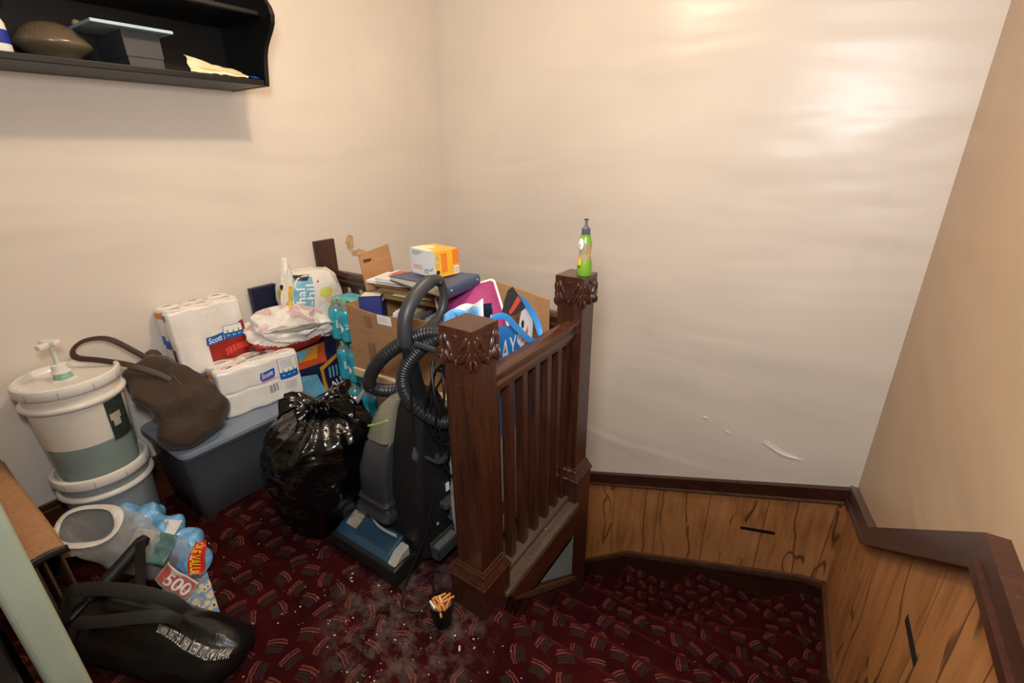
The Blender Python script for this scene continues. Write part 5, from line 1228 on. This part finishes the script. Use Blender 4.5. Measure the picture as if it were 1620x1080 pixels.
for pts, w in (([(-1.86, 0.085, 0.13), (-1.86, 0.11, 0.215), (-1.80, 0.135, 0.262), (-1.70, 0.185, 0.282), (-1.60, 0.245, 0.272), (-1.53, 0.29, 0.235), (-1.50, 0.31, 0.19)], 0.020),
               ([(-1.76, 0.06, 0.12), (-1.745, 0.095, 0.185), (-1.69, 0.125, 0.205), (-1.62, 0.16, 0.225), (-1.55, 0.21, 0.235), (-1.50, 0.255, 0.225), (-1.475, 0.285, 0.19)], 0.018)):
    MB().tube(spline(pts, 8), w, 8, flat=(1.0, 0.10), up=(0.32, -0.62, 0.70)).build('handle', TS, t, smooth=60)
b = MB(); b.box((-0.003, -0.018, -0.10), (0.003, 0.018, 0.10), M=Matrix.Translation((-1.745, 0.285, 0.245)) @ Matrix.Rotation(0.5, 4, 'Z') @ Matrix.Rotation(-0.35, 4, 'X')); b.build('side_strap', TS, t)

CLF = NT('clear_grey_film'); p_ = CLF.pos()
CLF.set(col=c(200, 198, 194), rough=0.22, alpha=0.34, normal=CLF.bump(CLF.noise(p_, 13, 5, 0.6, 1.5), 0.7, 0.015)); CLF = CLF.m
t = wthing('plastic_bag', 'clear plastic bag with white rimmed oval opening lying before the stacked pails', 'bag', (-2.02, 0.3, 0))
RC = Vector((-2.085, 0.250, 0.290)); rr = Vector((0.83, 0.56, 0.0)).normalized(); ru = Vector((-0.30, 0.42, 0.30)).normalized()
def ring(a, k=1.0): return RC + rr * (0.112 * k * math.cos(a)) + ru * (0.075 * k * math.sin(a))
pts = [ring(2 * PI * i / 40) + Vector((0, 0, 0.006 * math.sin(6 * PI * i / 40))) for i in range(40)]
MB().tube(pts, 0.0125, 8, closed=True, flat=(1.0, 0.35), up=(0, 0, 1), rf=lambda s_: 1 + 0.35 * math.sin(13 * s_) * math.cos(5 * s_)).build('white_rim', BWHITE, t, smooth=60)
low = Vector((-1.90, 0.40, 0.07))
def cbf(u, v):
    a = 2 * PI * u; k = 1 + 0.45 * math.sin(PI * min(1, v * 0.9)); ctr = RC.lerp(low, v)
    e = max(0.02, 1 - max(0, v - 0.80) / 0.20) ** 0.6
    q = ctr + (rr * (0.105 * k * math.cos(a)) + Vector((-0.30 + 0.2 * v, 0.42 - .3 * v, 0.30 + 0.5 * v)).normalized() * (0.072 * k * math.sin(a))) * e
    q += Vector((1, 1, 1)) * 0.012 * crumple(q, 7, 6) * min(1, v * 5)
    q.z = max(q.z, 0.004); return q
MB().grid(cbf, 48, 26, cu=True).build('clear_film', CLF, t, smooth=70)
b = MB(); b.grid(lambda u, v: RC + rr * (-0.10 + 0.075 * u) + Vector((0.02, -0.02, -0.06 - 0.04 * v)) + ru * (-0.02 + 0.01 * u), 6, 4); b.build('white_flap', BWHITE, t, smooth=60)
SKY = mat('sky_blue_film', c(112, 172, 220), 0.25, var=0.35, vscale=22, bump=0.6, bscale=30, bdist=0.01, coat=0.4)
t = wthing('snack_multipack', 'lumpy sky blue film multipack with red label spilling out of the clear bag', 'packet', (-1.95, 0.45, 0.05))
S = spline([(-2.165, 0.345, 0.235), (-2.11, 0.40, 0.215), (-2.04, 0.425, 0.19), (-1.97, 0.445, 0.160), (-1.90, 0.460, 0.125), (-1.835, 0.455, 0.095), (-1.77, 0.425, 0.060)], 14)
b = MB(); b.tube(S, 0.055, 26, rf=lambda s: (0.35 + 0.65 * min(1, s * 4)) * (1 + 0.20 * math.sin(s * 30)) * (1 if s < .85 else 1 - 2.5 * (s - .85)))
for p in b.v: p += Vector((0.4, 0.3, 1)) * 0.013 * crumple(p, 11, 2); p.z = max(p.z, 0.004)
body = b.build('film', SKY, t, smooth=70); bv = b.bvh()
F = frame((-1.842, 0.487, 0.15), (0.085, -0.085, -0.095), (0.13, 0.10, 0.0))
patch('red_label', F, [(0, 0), (0.125, 0), (0.125, 0.036), (0, 0.036)], mat('red_label_film', c(190, 48, 36), 0.3), body, bv, 0.0025, 14, 5)
o = text('label_lettering', 'OLE VALUE', F @ Matrix.Translation((0.006, 0.008, 0)), 0.028, YELLOW, body, bv, 0.005, bold=0.02, fit=0.118)
F = frame((-1.96, 0.40, 0.20), (0.30, 0.12, -0.1), (-0.25, 0.55, 0.6))
b = MB(); b.grid(lambda u, v: F @ Vector((0.07 * u, 0.055 * v + 0.02 * u, 0.01 * nz((u * 4, v * 4, 3)))), 8, 6); tg = b.build('white_tag', WHITE, t, smooth=60)
text('tag_lettering', '600', F @ Matrix.Translation((0.018, 0.02, 0)) @ Matrix.Rotation(1.2, 4, 'Z'), 0.022, mat('tag_blue_ink', c(40, 60, 110), 0.5), t, b.bvh(), 0.003)
# flyers
FLY = NT('printed_flyer'); p_ = FLY.pos(); v_ = FLY.n('ShaderNodeTexVoronoi', {'Vector': FLY.mapv(p_, (1, 1, 1)), 'Scale': 46.0})
FLY.set(col=FLY.ramp(FLY.math('ADD', FLY.math('MULTIPLY', v_.outputs['Distance'], 0.9), FLY.math('MULTIPLY', FLY.noise(p_, 24, 3), 0.45)), [(0.34, c(30, 28, 30)), (0.5, c(190, 186, 180)), (0.62, c(214, 190, 130)), (0.78, c(120, 150, 180))]), rough=0.4); FLY = FLY.m
t = wthing('newspaper', 'printed black and white flyer lying on the carpet under the black tote', 'newspaper', (-1.72, 0.40, 0))
b = MB(); Q = [Vector(p) for p in ((-1.88, 0.29, 0.0), (-1.60, 0.33, 0.0), (-1.545, 0.405, 0.0), (-1.80, 0.475, 0.0))]
b.grid(lambda u, v: (Q[0] * (1 - u) + Q[1] * u) * (1 - v) + (Q[3] * (1 - u) + Q[2] * u) * v + Vector((0, 0, 0.012 + 0.045 * (1 - u) * v + 0.014 * abs(crumple((u * 3, v * 3, 1), 1, 2)))), 26, 16); b.build('sheet', FLY, t, smooth=60, solid=0.0008)
t = wthing('flyer', 'white flyer with red lettered band leaning between the blue multipack and black tote', 'flyer', (-1.85, 0.36, 0.03))
F = frame((-1.895, 0.300, 0.175), (0.24, 0.06, -0.135), (0.10, 0.22, 0.14))
b = MB(); b.grid(lambda u, v: F @ Vector((0.10 + 0.135 * u, 0.070 * v, 0.012 * math.sin(5 * u) + 0.006 * nz((u * 4, v * 4, 8)))), 24, 8); b.build('sheet', mat('greyed_flyer_white', c(190, 184, 176), 0.5), t, smooth=60, solid=0.0008); bv = b.bvh()
patch('red_band', F, [(0.105, 0.006), (0.232, 0.006), (0.232, 0.064), (0.105, 0.064)], mat('faded_red_print', c(186, 92, 82), 0.5), t, bv, 0.0015, 14, 4)
o = text('flyer_lettering', '500', F @ Matrix.Translation((0.135, 0.012, 0)), 0.062, WHITE, t, bv, 0.003, bold=0.02)
t = wthing('bag_handle_roll', 'teal and grey photo flyer crumpled on the clear bag', 'flyer', (-1.9, 0.33, 0.12)); t.name = 'photo_flyer'
b = MB(); F = frame((-1.975, 0.285, 0.165), (0.20, 0.10, -0.03), (-0.05, 0.25, 0.20))
b.grid(lambda u, v: F @ Vector((0.17 * u, 0.11 * v, 0.018 * nz((u * 3, v * 3, 4)))), 16, 10, paint=lambda u, v, p: 0 if u > .35 + .2 * v else 1)
b.build('sheet', [mat('teal_grey_print', c(92, 126, 124), 0.5, var=0.4, vscale=25), mat('pale_photo_print', c(176, 170, 156), 0.5, var=0.25, vscale=40)], t, smooth=60, solid=0.0008)
t = wthing('umbrella', 'black furled pocket umbrella lying diagonally across the clear bag', 'umbrella', (-1.85, 0.27, 0.2))
b = MB(); b.tube([(-1.795, 0.145, 0.205), (-1.80, 0.165, 0.212), (-1.825, 0.26, 0.245), (-1.845, 0.335, 0.275), (-1.85, 0.35, 0.28)], 0.0185, 12, rf=lambda s: 0.8 if s < .05 or s > .95 else 1.25); b.build('canopy', mat('black_nylon', c(12, 12, 13), 0.55, bump=0.4, bscale=60), t, smooth=60)
MB().tube([(-1.795, 0.146, 0.205), (-1.775, 0.09, 0.19)], 0.009, 10).build('handle', mat('black_shiny_handle', c(16, 16, 18), 0.25), t, smooth=60)

# folded cardboard boxes and the pale green door edge
for k, (y, x1, ztop, lab) in enumerate(((0.080, -1.965, 0.34, 'folded cardboard box nearest the pale green door edge, corrugated edge showing'), (0.104, -1.985, 0.335, 'folded cardboard box second from the pale green door, standing on edge'), (0.150, -2.02, 0.325, 'folded cardboard box farthest from the pale green door, beside the clear bag'))):
    t = wthing('folded_cardboard_box', lab, 'cardboard', (-2.2, y, 0), 'folded boxes against the wall')
    b = MB(); b.prism([(-2.46, 0.0), (x1 + 0.03, 0.0), (x1, ztop), (-2.46, ztop + 0.16)], 'y', y, y + 0.006); b.build('sheet', CARD, t)
    b = MB(); b.prism([(x1 + 0.03, 0.0), (x1 + 0.034, 0.0), (x1 + 0.004, ztop), (x1, ztop)], 'y', y - 0.0005, y + 0.0065); b.build('corrugated_edge', mat('dark_corrugated_edge', c(74, 54, 34), 0.8, var=0.3, vscale=90), t)
t = wthing('cardboard_flap', 'tan cardboard flap with black taped lip lying over the folded boxes', 'cardboard', (-2.2, 0.12, 0.4))
b = MB(); b.grid(lambda u, v: (-2.46 + 0.50 * u, 0.066 + (0.100 - 0.02 * (1 - u)) * v, 0.516 - 0.165 * u + 0.010 * math.sin(PI * v) - 0.025 * max(0, u - .85) / .15 + 0.006 * nz((u * 5, v * 3, 2))), 24, 8); b.build('sheet', CARD, t, smooth=50, solid=0.004)
b = MB(); b.grid(lambda u, v: (-1.963 + 0.008 * v, 0.066 + 0.105 * u, 0.333 - 0.026 * v + 0.010 * math.sin(PI * u)), 10, 3); b.build('taped_lip', mat('black_tape', c(30, 28, 27), 0.45, var=0.3, vscale=50), t, smooth=50, solid=0.003)
SAGE = mat('pale_sage_paint', c(150, 160, 142), 0.5, var=0.05, bump=0.1, bscale=20)
b = MB(); b.prism([(-0.010, 0.0), (0.037, 0.0), (0.037, 1.42), (-0.010, 1.42)], 'x', -1.62, -0.90); d_ = struct(b.build('door_1', SAGE, bevel=0.012, seg=4))
t = wthing('dark_filler', 'made-up black block filling the dark bottom left corner below the pale green door edge', 'dark_filler', (-1.2, -0.3, 0))  # made-up block, added to fill the dark area beside the door edge
MB().box((-1.60, -0.60, 0.0), (-0.80, -0.030, 0.82)).build('body', mat('filler_black', c(12, 12, 13), 0.4), t, bevel=0.006)
MB().box((-1.61, -0.61, 0.82), (-0.79, -0.026, 0.84)).build('top', mat('filler_black', c(12, 12, 13), 0.4), t, bevel=0.004)

# ------------------------------------------------------------------ ash cup, cigarette ends, soap bottle, litter
t = wthing('ash_cup', 'black paper cup heaped with cigarette ends standing on the carpet by the plinth', 'cup', (-0.893, 0.842, 0))
CCX, CCY = -0.893, 0.842
M4 = Matrix.Translation((CCX, CCY, 0))
MB().lathe([(0.001, 0.001), (0.030, 0.001), (0.031, 0.004), (0.0405, 0.100), (0.0420, 0.103), (0.0405, 0.105), (0.0385, 0.102), (0.0375, 0.086)], 36, M=M4, cap=False).build('cup', mat('black_cup_card', c(12, 12, 13), 0.4), t, smooth=40)
MB().lathe([(0.001, 0.090), (0.025, 0.088), (0.0385, 0.084)], 28, M=M4, cap=False).build('ash', mat('grey_ash', c(108, 102, 96), 0.95, var=0.35, vscale=120, bump=0.6, bscale=150), t, smooth=60)
b = MB(); b.grid(lambda u, v: (CCX + (0.0345 + 0.0055 * v) * math.cos(3.5 + 0.7 * u), CCY + (0.0345 + 0.0055 * v) * math.sin(3.5 + 0.7 * u), 0.035 + 0.055 * v), 8, 4, paint=lambda u, v, p: 1 if abs((u - .5) ** 2 + (v - .5) ** 2 - 0.13) < 0.06 else 0)
b.build('emblem', [mat('black_cup_card', c(12, 12, 13), 0.4), mat('tan_emblem', c(150, 124, 80), 0.5)], t, smooth=60)
FILT = mat('cork_filter', c(206, 132, 62), 0.6, var=0.15, vscale=200); CIG = mat('cigarette_paper', c(232, 226, 214), 0.7)
butts = [(-0.006, -0.018, 0.099, 2.72, 0.052, 'f'), (-0.002, -0.006, 0.105, 2.95, 0.050, 'f'), (0.010, -0.004, 0.103, 2.6, 0.062, 'fw'), (-0.016, -0.024, 0.100, 2.85, 0.034, 'w'),
         (-0.020, 0.012, 0.102, 1.15, 0.030, 'f'), (0.002, 0.016, 0.104, 1.3, 0.030, 'f'), (0.015, 0.018, 0.103, 1.25, 0.030, 'f'), (0.018, -0.024, 0.097, 2.45, 0.036, 'f'), (0.024, 0.012, 0.101, 2.0, 0.018, 'f')]
fp = None
for k, (x, y, z, a, ln, kind) in enumerate(butts):
    if kind == 'f' and fp is not None: o = fp.copy(); COL.objects.link(o)
    else:
        b = MB(); b.tube([(-0.5 * ln, 0, 0), (-0.5 * ln + 0.001, 0, 0), (0, 0, 0), (0.5 * ln - 0.001, 0, 0), (0.5 * ln, 0, 0)] if kind != 'fw' else [(-0.5 * ln, 0, 0), (0.0, 0, 0), (0.0001, 0, 0), (0.5 * ln, 0, 0)], 0.0041, 12)
        if kind == 'fw':
            for q, f in enumerate(b.f): b.mi[q] = 1 if sum(b.v[i].x for i in f) / len(f) > 0 else 0
        o = b.build('cigarette_end', {'f': [FILT], 'w': [CIG], 'fw': [FILT, CIG]}[kind], None, smooth=50)
        if kind == 'f': fp = o
    o.location = (CCX + x, CCY + y, z); o.rotation_euler = (0, -0.12 if k % 2 else 0.1, a)
    tag(o, {'f': 'orange cork cigarette filter lying in the black ash cup', 'fw': 'long cigarette end, half orange half white, across the black ash cup', 'w': 'white cigarette stub at the near edge of the ash cup'}[kind], 'cigarette end', 'cigarette ends in the cup')

t = wthing('soap_bottle', 'green and clear soap bottle with grey nozzle standing on the far newel post', 'bottle', (-0.806, 1.690, 1.0935))
M4 = Matrix.Translation((-0.806, 1.690, 1.0935))
SG = mat('lime_green_liquid', c(116, 166, 50), 0.22, var=0.05, coat=0.4); SC = mat('clear_bottle_amber', c(186, 174, 138), 0.15, var=0.15, trans=0.35, coat=0.4)
SP = [(0.001, 0.0), (0.024, 0.0), (0.0275, 0.003), (0.0295, 0.014), (0.0300, 0.028), (0.0285, 0.046), (0.0255, 0.062), (0.0230, 0.078), (0.0225, 0.088), (0.0240, 0.102), (0.0258, 0.116), (0.0255, 0.128), (0.0225, 0.140), (0.0195, 0.150), (0.0185, 0.160)]
def spn(sp, n=4):
    S = spline([(r, z, 0) for r, z in sp], n); return [(max(0.0005, p.x), p.y) for p in S]
b = MB(); b.lathe(spn(SP), 40, M=M4, paint=lambda u, v, p: 0 if (p.z < 0.062 or p.z > 0.128) else 1); body = b.build('bottle', [SG, SC], t, smooth=50); bv = b.bvh()
F = frame((-0.806, 1.690, 1.0935), (0.80, 0.60, 0), (0, 0, 1)); F = F @ Matrix.Rotation(-0.85, 4, 'Y')
disc('white_badge', F, (-0.004, 0.125), 0.014, 0.022, WHITE, body, bv, 0.0008); disc('badge_mark', F, (-0.006, 0.120), 0.005, 0.004, mat('pale_slate_print', c(140, 156, 176), 0.4), body, bv, 0.0014)
disc('orange_fruit', F, (-0.012, 0.060), 0.007, 0.018, ORANGE, body, bv, 0.0008); disc('yellow_fruit', F, (-0.004, 0.056), 0.006, 0.014, YELLOW, body, bv, 0.0013)
disc('green_leaf', F, (-0.004, 0.038), 0.008, 0.005, mat('dark_leaf_print', c(60, 110, 40), 0.4), body, bv, 0.0012)
F2 = F @ Matrix.Rotation(1.1, 4, 'Y'); disc('orange_fruit', F2, (0.006, 0.095), 0.005, 0.020, mat('peach_print', c(214, 160, 96), 0.45), body, bv, 0.0008)
NOZ = mat('grey_nozzle_plastic', c(82, 88, 100), 0.35)
noz = MB().lathe([(0.001, 0.158), (0.0165, 0.158), (0.0172, 0.160), (0.0165, 0.182), (0.012, 0.185), (0.009, 0.190), (0.007, 0.192), (0.005, 0.200), (0.0045, 0.213), (0.001, 0.214)], 28, M=M4).build('cap', NOZ, t, smooth=40)
b = MB(); b.box((-0.007, -0.006, 0.2135), (0.008, 0.006, 0.2185), M=M4); b.build('nozzle_tip', mat('dark_nozzle', c(48, 52, 60), 0.35), noz, bevel=0.0015)

t = wthing('cigarette', 'white cigarette leaning on the dark skirting of the winding stair', 'cigarette', (0.13, 2.755, -1.0))
MB().tube([(0.100, 2.735, -1.198), (0.118, 2.764, -1.125)], 0.0045, 10).build('paper', CIG, t, smooth=60)
random.seed(11); b = MB()
zs_ = [(0.0, 170, -2.0, 0.3, 0.05, 0.98), (0.0, 90, -1.45, -0.55, 0.5, 0.9), (-0.205, 8, -0.7, 0.3, 1.03, 1.22), (-0.41, 8, -0.7, 0.3, 1.28, 1.47), (0.023, 14, -0.92, -0.77, 1.1, 1.6)]
for z, n, xa, xb, ya, yb in zs_:
    for _ in range(n):
        x, y, s = random.uniform(xa, xb), random.uniform(ya, yb), random.choice((0.0010, 0.0013, 0.0016, 0.002, 0.003))
        if -0.93 < x < -0.76 and y > 0.92 and z == 0.0: continue
        b.ell((x, y, z + s * 0.5), (s * random.uniform(.8, 2), s, s * 0.6), nu=6, nv=4, M=Matrix.Rotation(random.uniform(0, 6), 4, 'Z'))
b.ell((-0.02, 0.965, 0.004), (0.022, 0.007, 0.004), nu=10, nv=6, M=Matrix.Rotation(-0.7, 4, 'Z'))
b.ell((-0.78, 0.80, 0.004), (0.012, 0.004, 0.004), nu=8, nv=6, M=Matrix.Rotation(-0.9, 4, 'Z'))
o = b.build('debris', mat('pale_crumbs', c(196, 186, 168), 0.9, var=0.3, vscale=30)); o['kind'] = 'stuff'
tag(o, 'pale crumbs and lint scattered over the burgundy carpet and stairs', 'debris')
